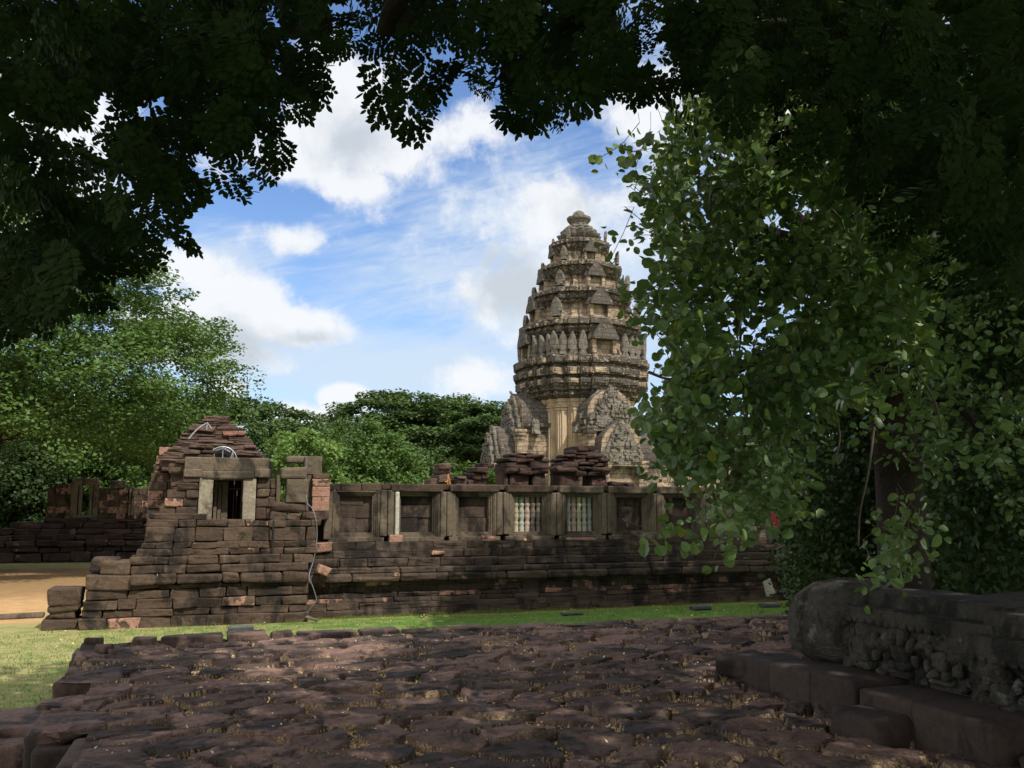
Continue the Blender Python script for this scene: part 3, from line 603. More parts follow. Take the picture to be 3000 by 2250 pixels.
    tube(mb, [F(.5, 24.0, 3.18), F(.95, 24.0, 3.2)], .012, 6); tube(mb, [F(.83, 23.9, 2.42), F(.79, 23.9, 2.75), F(.89, 23.9, 2.75), F(.9, 23.9, 2.42)], .012, 6)
    mb.build('steel_props', M_rust, root)
    # free standing pillars right of the door
    mb = MB(); block(mb, (2.10, 23.15, 3.12), (.26, .20, .29), .02, (6, 3, 6), tint=.2, jit=.03); block(mb, (2.02, 23.2, 3.57), (.33, .2, .155), .07, (8, 4, 4), tint=.2, jit=.05)
    mb.build('stub_wall', M_frame, root, disp=erode(.014, 3, 5, 50))
    mb = MB(); block(mb, (1.66, 23.3, 3.1), (.05, .2, .42), .02, (2, 2, 8)); block(mb, (2.52, 23.5, 3.78), (.21, .24, .24), .02, (4, 4, 5), tint=.3, jit=.03); block(mb, (2.15, 23.65, 3.95), (.28, .2, .09), .05, (5, 3, 2), tint=.1, jit=.05)
    block(mb, (2.45, 23.45, 3.0), (.07, .16, .60), .02, (2, 2, 8), tint=.2)
    mb.build('pillar', M_frame, root, disp=erode(.014, 3, 5, 51))
    mb = MB()
    for z0, z1, p in ((2.40, 2.62, 0), (2.62, 2.98, 1), (2.98, 3.24, 1), (3.24, 3.44, .72), (3.44, 3.58, 0)): block(mb, (2.72, 23.35, (z0+z1)/2), (.21+random.uniform(-.01, .02), .22, (z1-z0)/2-.006), .02, (4, 3, 4), aux=p, tint=.7, jit=.02)
    mb.build('repaired_pillar', M_wall, root, disp=erode(.010, 3, 6, 54))
    mb = MB()
    course(mb, 1.45, 2.62, 2.40, 2.60, 22.95, .5, (.3, .6), .05, 0, jit=.1); course(mb, 1.5, 2.4, 2.60, 2.82, 23.0, .5, (.4, .9), .06, 0, jit=.1)
    mb.build('rubble', M_wall, root, disp=erode(.03, 2.6, 8, 56))
    # the stone roof: corbelled layers forming a pointed bell, running back
    mb = MB(); axis_s = .12; z = 3.75; apex = 5.30
    def hw_at(z):
        return np.interp(z, [3.75, 4.12, 4.27, 4.42, 4.63, 4.89, 5.1, 5.34], [1.42, 1.34, 1.26, 1.12, .94, .72, .48, .14])
    while z < apex:
        hgt = random.uniform(.05, .11); h = float(hw_at(z))
        for tt in (27.0, 28.2, 29.4, 30.8):
            hh = h*(1.0+random.uniform(-.03, .03)); s = -hh
            while s < hh-.05:
                l = min(random.uniform(.4, 1.1), hh-s)
                block(mb, (axis_s+s+l/2, tt+random.uniform(-.05, .05)+.25*max(0, z-4.3), z+hgt/2), (l/2+.002, .62+random.uniform(-.06, .03), hgt/2+.004), .02, (8, 3, 3), aux=0 if random.random() > .07 else .9, jit=.05); s += l
        z += hgt
    roof = mb.build('roof', M_roof, root, disp=erode(.05, 2.2, 9, 61, .05, 1.2))
    # walls under the roof and the taller pink repaired wall at the left
    mb = MB()
    for k in range(13): z0 = .0+k*.3; course(mb, -1.0, 1.4, z0, z0+.3, 26.6, .8, (.4, .8), .02, .05)
    for k in range(13):
        z0 = 1.2+k*.25; e = max(0, (z0-3.2)*.22)
        course(mb, -1.62+e, -.5, z0, z0+.25, 27.2, .7, (.35, .6), .015, .60 if z0 > 2.6 else .2, jt=.02)
    mb.build('rear_wall', M_wall, root, disp=erode(.014, 3, 7, 63))
    # arch under the roof, its shade a near-black panel, with white pipe frame
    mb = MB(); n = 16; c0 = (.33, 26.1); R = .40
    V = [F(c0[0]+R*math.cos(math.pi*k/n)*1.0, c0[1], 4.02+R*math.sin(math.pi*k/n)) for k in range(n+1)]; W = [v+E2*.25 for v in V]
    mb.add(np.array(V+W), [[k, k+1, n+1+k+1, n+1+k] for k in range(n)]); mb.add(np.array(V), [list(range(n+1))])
    mb.build('arch_shade_panel', M_shade, root)
    mb = MB(); arc = [F(c0[0]+.385*math.cos(a), 25.95, 4.0+.40*math.sin(a)) for a in np.linspace(0, math.pi, 17)]; tube(mb, arc, .016, 8, .8)
    for x, x2 in ((-.29, -.31), (-.19, -.26), (0., 0.), (.19, .27), (.27, .27)): tube(mb, [F(c0[0]+x, 25.95, 4.0), F(c0[0]+x2, 25.95, 4.0+.39*math.sqrt(max(.01, 1-(x2/.385)**2)))], .012, 6, .8)
    for dz in (0, .03): tube(mb, [F(c0[0]-.2, 25.95, 4.27+dz), F(c0[0], 25.93, 4.35+dz), F(c0[0]+.2, 25.95, 4.25+dz)], .007, 6, .8)
    mb.build('pipe_frame', M_pipe, root); mb = MB()
    tube(mb, smoothpath([F(-.57, 25.5, 4.56), F(-.47, 25.5, 4.70), F(-.33, 25.5, 4.86), F(-.14, 25.5, 5.00)]), .020, 8, .8)
    tube(mb, [F(-.12, 25.5, 5.02), F(-.12, 25.5, 4.82)], .015, 6, .8); tube(mb, [F(-.12, 25.5, 5.02), F(.0, 25.5, 4.86)], .015, 6, .8)
    mb.build('pipe_frame', M_pipe, root)
M_jamb = stone('pale_streaked_sandstone', [(.20, .165, .115), (.36, .31, .22), (.27, .23, .16)], (.05, .04, .028), (.4, .36, .28), stain=(.47, .62), stain_scale=1.8, bump=.3)
M_rust = plain('rusty_steel', (.13, .075, .055), .7, .4); M_pipe = plain('galvanised_pipe', (.48, .49, .49), .45, .5, var=.3)
M_roof = stone('roof_stone', [(.066, .040, .030), (.150, .096, .072), (.11, .068, .05)], (.022, .015, .012), (.34, .15, .10), stain=(.52, .68), lichen=((.22, .21, .16), 3.2, .66), dist=.06)
make_gateway()

# ================================================================ DARK RUINED STACKS behind the gallery, far ruin, small things
def make_stacks():
    def stack(lab, s0, s1, t, zb, pillars, layers, mat=None, seed=1, amp=.05, gr='ruined laterite turrets behind the gallery wall'):
        mb = MB()
        for a, b, z0, z1 in pillars: block(mb, ((a+b)/2, t+.5, (z0+z1)/2), ((b-a)/2, .45, (z1-z0)/2), .06, (5, 4, 5), aux=.55 if random.random() < .5 else 0, jit=.06)
        for a, b, z0, z1 in layers:
            s = a
            while s < b-.1:
                l = min(random.uniform(.35, .8), b-s)
                if b-s-l < .2: l = b-s
                block(mb, (s+l/2, t+.45+random.uniform(-.06, .06), (z0+z1)/2+random.uniform(-.02, .02)), (l/2, .55+random.uniform(-.06, .06), (z1-z0)/2), .05, (6, 4, 3), aux=.1*random.random(), rot=random.uniform(-.08, .08), tilt=random.uniform(-.04, .04), jit=.09); s += l
        mb.build_name = 1
        o = mb.build('ruined_turret', mat or M_red, disp=erode(amp, 2., 5.5, seed)); tag(o, lab, 'ruin', gr)
    stack('squat dark red laterite turret directly in front of the tower, left one of the pair', 9, 10.6, 27.5, 3.0, [(9.1, 9.25, 2.4, 3.9), (9.3, 9.98, 2.4, 3.85), (10.12, 10.6, 2.4, 3.88)],
          [(9.08, 10.62, 3.84, 4.06), (9.1, 10.0, 4.04, 4.24), (9.9, 10.62, 4.0, 4.22), (9.1, 10.62, 4.22, 4.36), (9.3, 10.5, 4.36, 4.47), (9.5, 10.1, 4.46, 4.55)], seed=5)
    stack('taller dark red laterite turret on the right of the pair, with small top block', 11, 12.8, 27.5, 3.0, [(11.08, 11.75, 2.4, 3.85), (12.25, 12.8, 2.4, 3.85)],
          [(11.05, 12.8, 3.82, 3.98), (11.0, 12.85, 3.97, 4.12), (11.1, 12.85, 4.12, 4.26), (11.15, 12.85, 4.26, 4.40), (11.25, 12.6, 4.40, 4.52), (11.55, 12.45, 4.50, 4.66), (11.62, 12.3, 4.64, 4.78)], seed=6)
    stack('narrow crumbling brown stone stack poking over the wall, left of the tower', 8.4, 8.95, 34, 3.4, [(8.2, 8.5, 2.0, 3.9), (8.5, 9.0, 2.0, 3.85)], [(8.5, 9.0, 3.8, 4.1), (8.6, 8.98, 4.1, 4.3), (8.52, 9.02, 4.28, 4.50)], M_roof, 7, .04)
    stack('low broken stone stump between the narrow stack and the tower', 9.2, 9.8, 34, 3.4, [(9.25, 9.75, 2.0, 3.92)], [(9.3, 9.7, 3.9, 4.0), (9.72, 9.95, 3.6, 3.82)], M_roof, 8, .04)
    stack('dark reddish rubble pier against the left foot of the tower porch', 9.9, 10.4, 34, 3.4, [(9.85, 10.5, 2.0, 3.95)], [(9.85, 10.5, 3.9, 4.15), (10.0, 10.5, 4.15, 4.4), (10.3, 10.6, 4.4, 4.55)], M_red, 9, .05)
    stack('flat dark stone slab lying on top of the wall beside the taller turret', 12.8, 13.5, 27.3, 3.0, [(12.8, 13.6, 2.4, 3.48)], [(12.85, 13.7, 3.46, 3.62)], M_red, 10, .03)
    mb = MB()
    for a, b in (((6.54, 3.25), (6.55, 3.68)), ((6.55, 3.68), (6.66, 3.25)), ((6.46, 3.46), (6.54, 3.48))): tube(mb, [F(a[0], 25, a[1]), F(b[0], 25, b[1])], .018, 6, .5)
    tube(mb, [F(6.54, 25.0, 3.25), F(6.54, 25.05, .3)], .018, 6); tube(mb, [F(6.66, 25.0, 3.25), F(6.9, 25.05, .3)], .018, 6)
    o = mb.build('trestle', plain('orange_wood', (.62, .25, .06), .7)); tag(o, 'orange wooden trestle whose peak shows above the wall beside the narrow stack', 'trestle')
make_stacks()

def make_far_ruin():
    root = empty('far_ruin', F(-6, 54, 0), 'distant low ruin with pinkish repaired walls and one open window, on dark stone terraces', 'ruin')
    mb = MB()
    for i, (z0, z1, tf, a) in enumerate(((0, .5, 52.6, -16), (.5, .8, 52.8, -16), (.8, 1.1, 52.6, -16), (1.1, 1.4, 53.0, -14), (1.4, 1.7, 53.3, -10.4), (1.7, 2.0, 53.6, -9.4), (2.0, 2.25, 53.8, -8.4))):
        course(mb, a, -1.5, z0, z1, tf, 1.6, (.7, 1.5), .07, .02, jt=.09, seg=(4, 2, 2), jit=.10, jz=.05)
    block(mb, (-9, 55.2, .6), (7., 1.3, .55), .03, (3, 2, 2)); block(mb, (-6, 55.6, 1.2), (4., 1.3, .85), .03, (3, 2, 2))
    mb.build('terrace', M_red, root, disp=erode(.06, 1.3, 5, 71))
    mb = MB(); wr = MB(); W0 = 54.2
    for k in range(6):
        z0 = 2.2+k*.345; z1 = z0+.345; top = k == 5
        if not top: course(mb, -8.3, -7.1, z0, z1, W0, .5, (.35, .55), .02, .55)
        course(wr, -5.8, -5.2 if top else -3.0, z0 if k else 2.2, z1, W0, .5, (.4, .6), .02, .7 if k in (1, 2, 3) else .35, missing=0) if not (k == 5) else None
    course(mb, -8.0, -7.1, 3.92, 4.15, W0, .5, (.4, .6), .02, 0)
    mb.build('wall', M_wall, root, disp=erode(.03, 1.6, 5, 72)); mb = wr; mb.build('wall', M_wall, root, disp=erode(.03, 1.6, 5, 74))
    mb = MB()
    for s, w in ((-6.95, .17), (-6.66, .07), (-6.12, .07), (-5.88, .12)): block(mb, (s, W0+.1, 3.2), (w, .25, .9), .03, (2, 1, 6), tint=.7)
    block(mb, (-6.4, W0+.1, 4.14), (.72, .26, .10), .03, (4, 2, 2)); block(mb, (-6.4, W0+.1, 4.34), (.62, .26, .12), .06, (6, 2, 2)); block(mb, (-6.4, W0+.1, 2.36), (.6, .3, .08), .03, (4, 2, 2))
    block(mb, (-4.8, W0+.15, 4.12), (.38, .25, .22), .05, (4, 2, 2), tint=.2)
    for s in (-4.12, -3.98): block(mb, (s, W0-.05, 3.2), (.05, .2, .8), .02, (2, 1, 6), tint=.6)
    mb.build('window_frame', M_frame, root, disp=erode(.02, 2, 4, 73))
make_far_ruin()

# floodlights set in the lawn, slab, cable, signs
def flood(px, py, lab, big=1.):
    r = ray(px, py); p = np.array([0, 0, EYE])+r*((0-EYE)/r[2]); o = empty('ground_lamp', p, lab, 'lamp', 'low floodlights set in the lawn'); o.rotation_euler = (0, 0, TH+random.uniform(-.1, .1))
    return o
def lamp_parts(root):
    def part(name, boxes, mat):
        mb = MB()
        for c, h in boxes:
            I, Q = grid_box(3, 3, 3); b = .012; h = np.array(h); pos = np.stack([np.select([I == 0, I == 1, I == 2], [-h, -h+b, h-b], h)], 0)[0]
            inn = np.clip(pos, -(h-b), h-b); d = pos-inn; L = np.maximum(np.linalg.norm(d, axis=1, keepdims=True), 1e-9)
            mb.add(inn+d/L*np.minimum(L, b)+np.array(c)+np.array(root.location), Q)
        return mb.build(name, mat, root)
    part('housing', [((0, 0, .055), (.27, .11, .04)), ((-.25, 0, .04), (.025, .13, .045)), ((.25, 0, .04), (.025, .13, .045))], M_lamp)
    part('glass', [((0, -.01, .10), (.22, .085, .014))], M_lglass); part('bracket', [((0, .12, .02), (.2, .02, .03))], M_lamp)
M_lamp = plain('grey_lamp_housing', (.085, .09, .095), .5, .3); M_lglass = plain('dusty_glass', (.16, .17, .17), .15, .0)
fl = flood(2052, 1786, 'dark grey box floodlight on the lawn, nearest to the right end of the grass'); lamp_parts(fl)
for px, py, lab in ((1675, 1800, 'flat greenish floodlight sunk in the grass, in the middle of the strip'), (705, 1848, 'pale grey floodlight on the sunlit grass, in front of the gateway platform'), (2255, 1778, 'floodlight at the far right end of the lawn beside the shrubs')):
    o = flood(px, py, lab)
    for ch in fl.children:
        c = ch.copy(); COL.objects.link(c); c.parent = o
    if px == 1675: o.scale = (1, 1, .45)
def misc():
    mb = MB(); P = [at_t(x, y, t) + (t,) for x, y, t in ((897, 1340, 23.1), (897, 1400, 23.05), (899, 1468, 22.9), (915, 1490, 22.7), (925, 1520, 22.6), (929, 1560, 22.6), (925, 1610, 22.55), (916, 1650, 22.5), (905, 1690, 22.25), (915, 1715, 22.2), (926, 1750, 22.2), (924, 1765, 22.2), (908, 1785, 22.25), (900, 1800, 22.28))]
    tube(mb, smoothpath([F(s, t, z) for s, z, t in P]), .011, 6, .5)
    o = mb.build('cable', plain('grey_cable', (.17, .18, .19), .5)); tag(o, 'thin grey cable hanging down the wall right of the gateway to the grass', 'cable')
    mb = MB(); P = [at_t(x, y, 22.52) for x, y in ((801, 1525), (801, 1560), (799, 1600), (797, 1645))]; tube(mb, [F(s, 22.50, z) for s, z in P], .022, 8, .5)
    o = mb.build('drain_pipe', plain('black_pipe', (.02, .02, .022), .4)); tag(o, 'short black pipe standing in a slot of the gateway platform', 'pipe')
    mb = MB(); s, z = at_t(2252, 1722, 22.5); block(mb, (s, 22.5, z+.02), (.13, .03, .22), .02, (3, 1, 4), tilt=-.35, aux=0, jit=.06)
    o = mb.build('pale_slab', M_white, disp=erode(.01, 5, 5, 3)); tag(o, 'whitish broken slab leaning at the foot of the plinth beside the shrubs', 'slab')
    mb = MB(); block(mb, (-4.3, 25.3, .05), (.55, .16, .05), .03, (5, 2, 2), jit=.04); o = mb.build('kerb_stone', M_frame, disp=erode(.01, 4, 4, 3)); tag(o, 'long flat grey stone lying on the bare earth at the left edge', 'stone')
    mb = MB(); s, z = at_t(946, 1672, 22.5); block(mb, (s, 22.6, z), (.15, .10, .11), .03, (3, 3, 3), rot=.5, tilt=.5, aux=1., jit=.08)
    o = mb.build('fallen_stone', M_plinth, disp=erode(.012, 4, 4, 3)); tag(o, 'pinkish angular stone sitting on the plinth ledge by the cable', 'stone')
    mb = MB(); s, z = at_t(910, 1800, 22.0); block(mb, (s+.05, 22.2, .06), (.16, .05, .03), .02, (4, 2, 2), rot=-.6, tilt=.3, jit=.05); o = mb.build('wood_scrap', M_barkl); tag(o, 'scrap of weathered wood at the bottom end of the cable', 'wood')
misc()

# ================================================================ CARVED BLOCKS AND KERB at the right
def make_right():
    root = empty('stone_kerb', F(5.1, 6.3, 1.0), 'low kerb of dark sandstone blocks running away along the right side of the terrace', 'kerb')
    for i, (s, t, hs, ht, z0, z1, tl) in enumerate(((5.12, 7.30, .30, .34, .95, 1.24, .06), (5.22, 6.72, .42, .30, .95, 1.28, .0), (5.22, 6.12, .44, .29, .95, 1.29, .0), (5.20, 5.52, .44, .29, .95, 1.26, .0), (5.18, 4.86, .46, .34, .95, 1.30, .0), (5.28, 4.1, .46, .36, .9, 1.12, 0))):
        mb = MB(); block(mb, (s, t, (z0+z1)/2), (hs, ht, (z1-z0)/2), .03, (9, 9, 5), tilt=tl, rot=random.uniform(-.03, .03), aux=random.random()*.3, jit=.04); mb.build('kerb_block', M_kerb, root, smooth=True, disp=erode(.008, 5, 9, 80+i))
    mb = MB(); block(mb, (4.66, 5.50, 1.05), (.24, .26, .11), .05, (8, 8, 4), rot=.15, jit=.09); o = mb.build('loose_kerb_block', M_kerb, smooth=True, disp=erode(.012, 4, 8, 90)); tag(o, 'angular sandstone block lying loose on the paving in front of the kerb', 'stone')
    mb = MB(); block(mb, (4.95, 7.62, 1.12), (.24, .20, .12), .06, (8, 8, 4), rot=.3, tilt=-.08, jit=.10); o = mb.build('loose_stone', M_kerb, smooth=True, disp=erode(.02, 4, 8, 91)); tag(o, 'dark lumpy stone at the far end of the kerb, below the rounded block', 'stone')
    # big rounded end block
    mb = MB(); block(mb, (5.60, 6.92, 1.58), (.50, .42, .36), .25, (20, 20, 16), rot=.25, tilt=.03, aux=.1, jit=.16)
    o = mb.build('rounded_block', M_carved, smooth=True, disp=erode(.022, 2.5, 4, 95, .03, 2.)); tag(o, 'big dark rounded stone block at the left end of the carved stones', 'stone block')
    # carved lintels: profile run along t with figures worn down on the face
    def carved(name, s0, t0, t1, prof, lab, seed, deep=.13):
        L = t0-t1; n = int(L/.022); zs = []; V = []
        pts = []
        for (a, b), (c, d) in zip(prof[:-1], prof[1:]):
            m = max(2, int(math.hypot(c-a, d-b)/.022))
            pts += [(a+(c-a)*k/m, b+(d-b)*k/m) for k in range(m)]
        pts.append(prof[-1]); m = len(pts)
        for i in range(n+1):
            t = t0-L*i/n
            V += [(s0+x, t, z) for x, z in pts]
        V = np.array(V); Q = [[i*m+j, i*m+j+1, (i+1)*m+j+1, (i+1)*m+j] for i in range(n) for j in range(m-1)]
        front = (V[:, 0] < s0+.12) & (V[:, 2] < prof[1][1]-.10)
        q = V*np.array([0, 1, 1])
        car = np.abs(fbm(q*np.array([1, 4.2, 4.2]), seed, 3))*2-.35+ .5*np.abs(fbm(q*9, seed+1, 2)); col = np.cos((V[:, 1]-t0)*math.pi/.42)*.35
        sh = np.clip(car+col*.5, -.6, .6)*deep; edge = np.clip((prof[1][1]-.10-V[:, 2])/.06, 0, 1)*np.clip((V[:, 2]-prof[0][1])/.08, 0, 1)
        V[:, 0] += np.where(front, sh*edge, 0)
        c0 = len(Q)
        mb = MB(); W = Fv(V); mb.add(W, Q, .4, 0)
        for e in (0, n): mb.add(W[e*m:(e+1)*m], [list(range(m))], .4, 0)
        t = t0-.30
        while t > t1+.1:                                    # worn seated figures between scrolls, standing out of the face
            zt = prof[1][1]-.20
            for dt, dz, ht, hz, pr in ((0, 0, .045, .055, .05), (0, -.12, .07, .07, .06), (-.06, -.22, .05, .035, .07), (.06, -.22, .05, .035, .07), (0, -.27, .11, .03, .05), (-.11, -.05, .03, .06, .03), (.11, -.05, .03, .06, .03), (-.15, -.17, .035, .05, .035), (.15, -.17, .035, .05, .035), (-.19, -.30, .03, .03, .03), (.19, -.30, .03, .03, .03)):
                block(mb, (s0+.0, t+dt+random.uniform(-.01, .01), zt+dz), (pr*1.05, ht*1.0, hz*1.0), .028, (4, 4, 4), tint=random.uniform(.3, .7), aux=0, jit=.045)
            t -= .43
        for k in range(int(L/.09)): block(mb, (s0+.005, t0-.05-k*.09, prof[1][1]-.115), (.035, .033, .026), .022, (2, 2, 2), tint=.5, aux=0, jit=.012)
        o = mb.build(name, M_carved, smooth=True, disp=erode(.008, 5, 6, seed)); return tag(o, lab, 'carved stone')
    # coordinates (s offset, z)
    carved('carved_lintel', 5.28, 6.62, 4.98, [(.02, 1.27), (-.02, 1.93-.12), (.0, 1.79), (.22, 1.80), (.26, 1.91), (.75, 1.92), (.8, 1.25)], 'long grey stone lintel carved with worn figures, with a stepped top, resting on the kerb', 7)
    carved('carved_panel', 5.16, 5.12, 3.2, [(.0, 1.22), (-.02, 1.70), (.02, 1.74), (.16, 1.74), (.20, 1.89), (.70, 1.89), (.8, 1.2)], 'grey carved stone panel at the right edge, in front of the long lintel', 19)
    for s, t, hs, ht, z0, z1, lab in ((7.4, 6.75, .75, .40, 1.0, 1.78, 'flat topped grey slab showing behind the carved lintel'), (7.5, 5.6, .55, .5, 1.0, 2.10, 'pitted grey block with a square mortise hole at the upper right edge'), (7.6, 8.3, .8, .4, 1., 1.66, 'low dark stone block between the rounded block and the shrubs')):
        mb = MB(); block(mb, (s, t, (z0+z1)/2), (hs, ht, (z1-z0)/2), .06, (14, 12, 10), aux=.1, jit=.08)
        o = mb.build('stone_block', M_carved, smooth=True, disp=erode(.018, 3, 5, int(s*10))); tag(o, lab, 'stone block')
        if z1 > 2.05:
            m2 = MB(); block(m2, (s-.45, t-ht+.015, 1.85), (.07, .03, .06), .01, (2, 1, 2)); m2.build('mortise_shade_block', M_shade, o)  # dark block coloured as the shade of the hole
make_right()

# ================================================================ TEMPLE TOWER
def make_tower():
    CX, CY = 5.98, 76.3; c0 = np.array([CX, CY, 0]); cs, ct = c0 @ E1, c0 @ E2
    root = empty('temple_tower', c0, 'tall tiered sandstone temple tower with lotus finial and gabled porches around its base', 'tower')
    half = [(1.06, .0), (1.06, .25), (.99, .25), (.99, .42), (.915, .42), (.915, .60), (.84, .60), (.84, .64), (.80, .64), (.80, .80)]
    def plan():
        q = half+[(y, x) for x, y in half[::-1][1:]]; out = []
        for k in range(4):
            c, s = [(1, 0), (0, 1), (-1, 0), (0, -1)][k]
            out += [(x*c-y*s, x*s+y*c) for x, y in q[:-1]]
        return np.array(out)
    PL = plan()
    def densify(P, step):
        out = []
        for i in range(len(P)):
            a, b = P[i], P[(i+1) % len(P)]; m = max(1, int(np.linalg.norm(b-a)/step))
            out += [a+(b-a)*k/m for k in range(m)]
        return np.array(out)
    def loft(mb, h, prof, step=.07, tintf=None, aux=0.):
        """prof: list of (z, half width); extra points keep arrises crisp"""
        P = densify(PL, step); n = len(P); z2 = []
        for (z, r), (zb, rb) in zip(prof[:-1], prof[1:]):
            m = max(1, int(max(abs(zb-z), abs(rb-r))/.22)); z2 += [(z+(zb-z)*k/m, r+(rb-r)*k/m) for k in range(m)]
        z2.append(prof[-1]); V = np.concatenate([np.stack([P[:, 0]*r+cs, P[:, 1]*r+ct, np.full(n, z)], 1) for z, r in z2])
        Q = [[i*n+k, i*n+(k+1) % n, (i+1)*n+(k+1) % n, (i+1)*n+k] for i in range(len(z2)-1) for k in range(n)]
        slope = []
        A = np.array([aux if not callable(aux) else aux((z2[i][0]+z2[i+1][0])/2) for i in range(len(z2)-1)])
        mb.add(Fv(V), Q, np.repeat(rng.random(len(z2)-1), n) if True else 0, np.repeat(A, n))
    d1 = lambda seed: (lambda V: erode(.075, .9, 1.6, seed)(erode(.035, 3., 3., seed+4)(V)))
    # body with vertical pilasters and moulded foot
    mb = MB(); loft(mb, 0, [(0, 4.7), (.8, 4.7), (.85, 4.4), (1.8, 4.35), (2.0, 4.15), (3.4, 4.1), (3.6, 4.15), (11.2, 4.08), (11.3, 4.15), (11.55, 4.17), (11.6, 4.25), (11.85, 4.28), (11.9, 4.2)], .05)
    mb.build('cella', M_cella, root, disp=erode(.03, 1.5, 1.5, 101))
    # pilaster strips (raised bands) on each facet
    # main cornice
    mb = MB(); loft(mb, 0, [(11.85, 4.1), (11.9, 4.45), (12.05, 4.5), (12.1, 4.75), (12.3, 4.82), (12.35, 4.7), (12.45, 4.72), (12.5, 5.0), (12.75, 5.08), (12.8, 5.16), (13.0, 5.22), (13.4, 5.25), (13.45, 5.0), (13.65, 5.0), (13.7, 5.32), (14.3, 5.38), (14.35, 5.1), (14.6, 5.08), (14.65, 5.38), (15.2, 5.40), (15.3, 5.3), (15.35, 4.6)], .06, aux=.88)
    for i in range(len(PL)):                               # carved blocks along the cornice faces
        a, b = PL[i], PL[(i+1) % len(PL)]; L = np.linalg.norm(b-a); nr = np.array([(b-a)[1], -(b-a)[0]])/max(L, 1e-6)
        for r, z, hh in ((5.2, 13.15, .25), (5.3, 13.98, .28), (5.36, 14.92, .22)):
            m = max(1, int(L*r/.75))
            for q in range(m):
                if random.random() < .2: continue
                p = (a+(b-a)*(q+.5)/m)*r+nr*.06; w = L*r/m/2*.8; ax = abs((b-a)[0]) > abs((b-a)[1]); block(mb, (cs+p[0], ct+p[1], z), (w if ax else .12, .12 if ax else w, hh*random.uniform(.7, 1.1)), .05, (2, 2, 2), aux=random.choice((.3, .9, 1., 1.)), jit=.08)
    mb.build('main_cornice', M_tower, root, disp=d1(103))
    tiers = [(15.3, 18.65, 4.62, 4.72), (18.6, 21.45, 3.98, 4.02), (21.4, 23.9, 3.22, 3.30), (23.85, 26.15, 2.34, 2.40)]
    for i, (z0, z1, hb, ht) in enumerate(tiers):
        H = z1-z0; mb = MB(); w = hb*.90
        pr = [(z0, hb*.97), (z0+.07*H, hb*.97), (z0+.09*H, hb*.92), (z0+.15*H, w), (z0+.48*H, w*.99), (z0+.50*H, hb*.93)]
        loft(mb, 0, pr, .07, aux=.25); mb.build('roof_tier', M_tower, root, disp=d1(110+i))
        tier = root.children[-1]
        mb = MB(); pr = [(z0+.49*H, hb*.92), (z0+.54*H, hb*.97), (z0+.57*H, hb*.94), (z0+.61*H, hb*1.0), (z0+.71*H, ht*1.04), (z0+.73*H, ht*.98), (z0+.78*H, ht*.98), (z0+.80*H, ht*1.05), (z0+.93*H, ht*1.05), (z0+.95*H, ht*.99), (z0+1.*H, ht*.93), (z0+1.005*H, ht*.6)]
        loft(mb, 0, pr, .06, aux=.88); mb.build('cornice', M_tower, tier, disp=d1(120+i))
        # false doors with gabled pediment on each face
        for k in range(4):
            dv = [(1, 0), (0, 1), (-1, 0), (0, -1)][k]; dv = np.array(dv); pv = np.array([-dv[1], dv[0]])
            mb = MB()
            for sg in (-1, 1): 
                cc = np.array([cs, ct])+dv*(hb*.97)+pv*sg*hb*.20; mb_ = (cc[0], cc[1], z0+.25*H); hh = (abs(pv[0])*.04*hb+abs(dv[0])*.14*hb, abs(pv[1])*.04*hb+abs(dv[1])*.14*hb, .20*H); block(mb, mb_, hh, .03, (2, 2, 4), aux=.5)
            cc = np.array([cs, ct])+dv*(hb*.90); block(mb, (cc[0], cc[1], z0+.24*H), (abs(pv[0])*.16*hb+abs(dv[0])*.12*hb, abs(pv[1])*.16*hb+abs(dv[1])*.12*hb, .19*H), .03, (2, 2, 4), aux=.0)
            # flame shaped gable
            prof = []; wd = hb*.30; hg = H*.52
            for a in np.linspace(-1, 1, 17): prof.append((a*wd, z0+.43*H+hg*(1-abs(a)**1.7)**.9))
            for dd, sc in ((.03, 1.0), (.16, .86)):
                base = np.array([cs, ct])+dv*hb*(1.02+dd); th = .10*hb
                V = []
                for off in (0, -th):
                    for x, z in prof+[(wd, z0+.40*H), (-wd, z0+.40*H)]: xx = x*sc; p = base+pv*xx+dv*off; V.append([p[0], p[1], z0+.40*H+(z-z0-.40*H)*sc])
                n = len(prof)+2; mb.add(Fv(V), [list(range(n))[::-1]], aux=1.); mb.add(Fv(V), [list(range(n, 2*n))], aux=1.); mb.add(Fv(V), [[q, (q+1) % n, n+(q+1) % n, n+q] for q in range(n)], aux=1.)
            mb.build('false_door', M_tower, tier, disp=d1(130+i*4+k))
    # antefixes: flame-shaped upright stones standing on each cornice
    def antefix(parent, s, t, z, ang, w, h, seed):
        mb = MB(); prof = [(-.80, 0), (-.9, .10), (-.62, .13), (-.62, .20), (-.95, .28), (-1.0, .42), (-.9, .60), (-.62, .80), (-.25, .94), (0, 1.0)]
        prof = prof+[(-x, y) for x, y in prof[::-1][1:]]; c, s_ = math.cos(ang), math.sin(ang); V = []; n = len(prof); ins = []
        for th, sc, dz in ((-.16*w-.05, .70, .06), (-.16*w, 1., 0), (.16*w, 1., 0)):
            for x, y in prof:
                xx = x*w/2*sc; yy = th-.16*h*(y**2)*.4; V.append([s+xx*c-yy*s_, t+xx*s_+yy*c, z+h*(y*(1-dz)+dz*.5)])
        Q = [[q+k*n, q+1+k*n, n+q+1+k*n, n+q+k*n] for k in (0, 1) for q in range(n-1)]
        mb.add(Fv(V), Q, random.random(), 1.); mb.add(Fv(V), [list(range(n))[::-1]], aux=1., tint=.5); mb.add(Fv(V), [list(range(2*n, 3*n))], aux=1.)
        return mb.build('antefix', M_tgrey, parent, disp=erode(.03, 3, 3, seed))
    k = 0
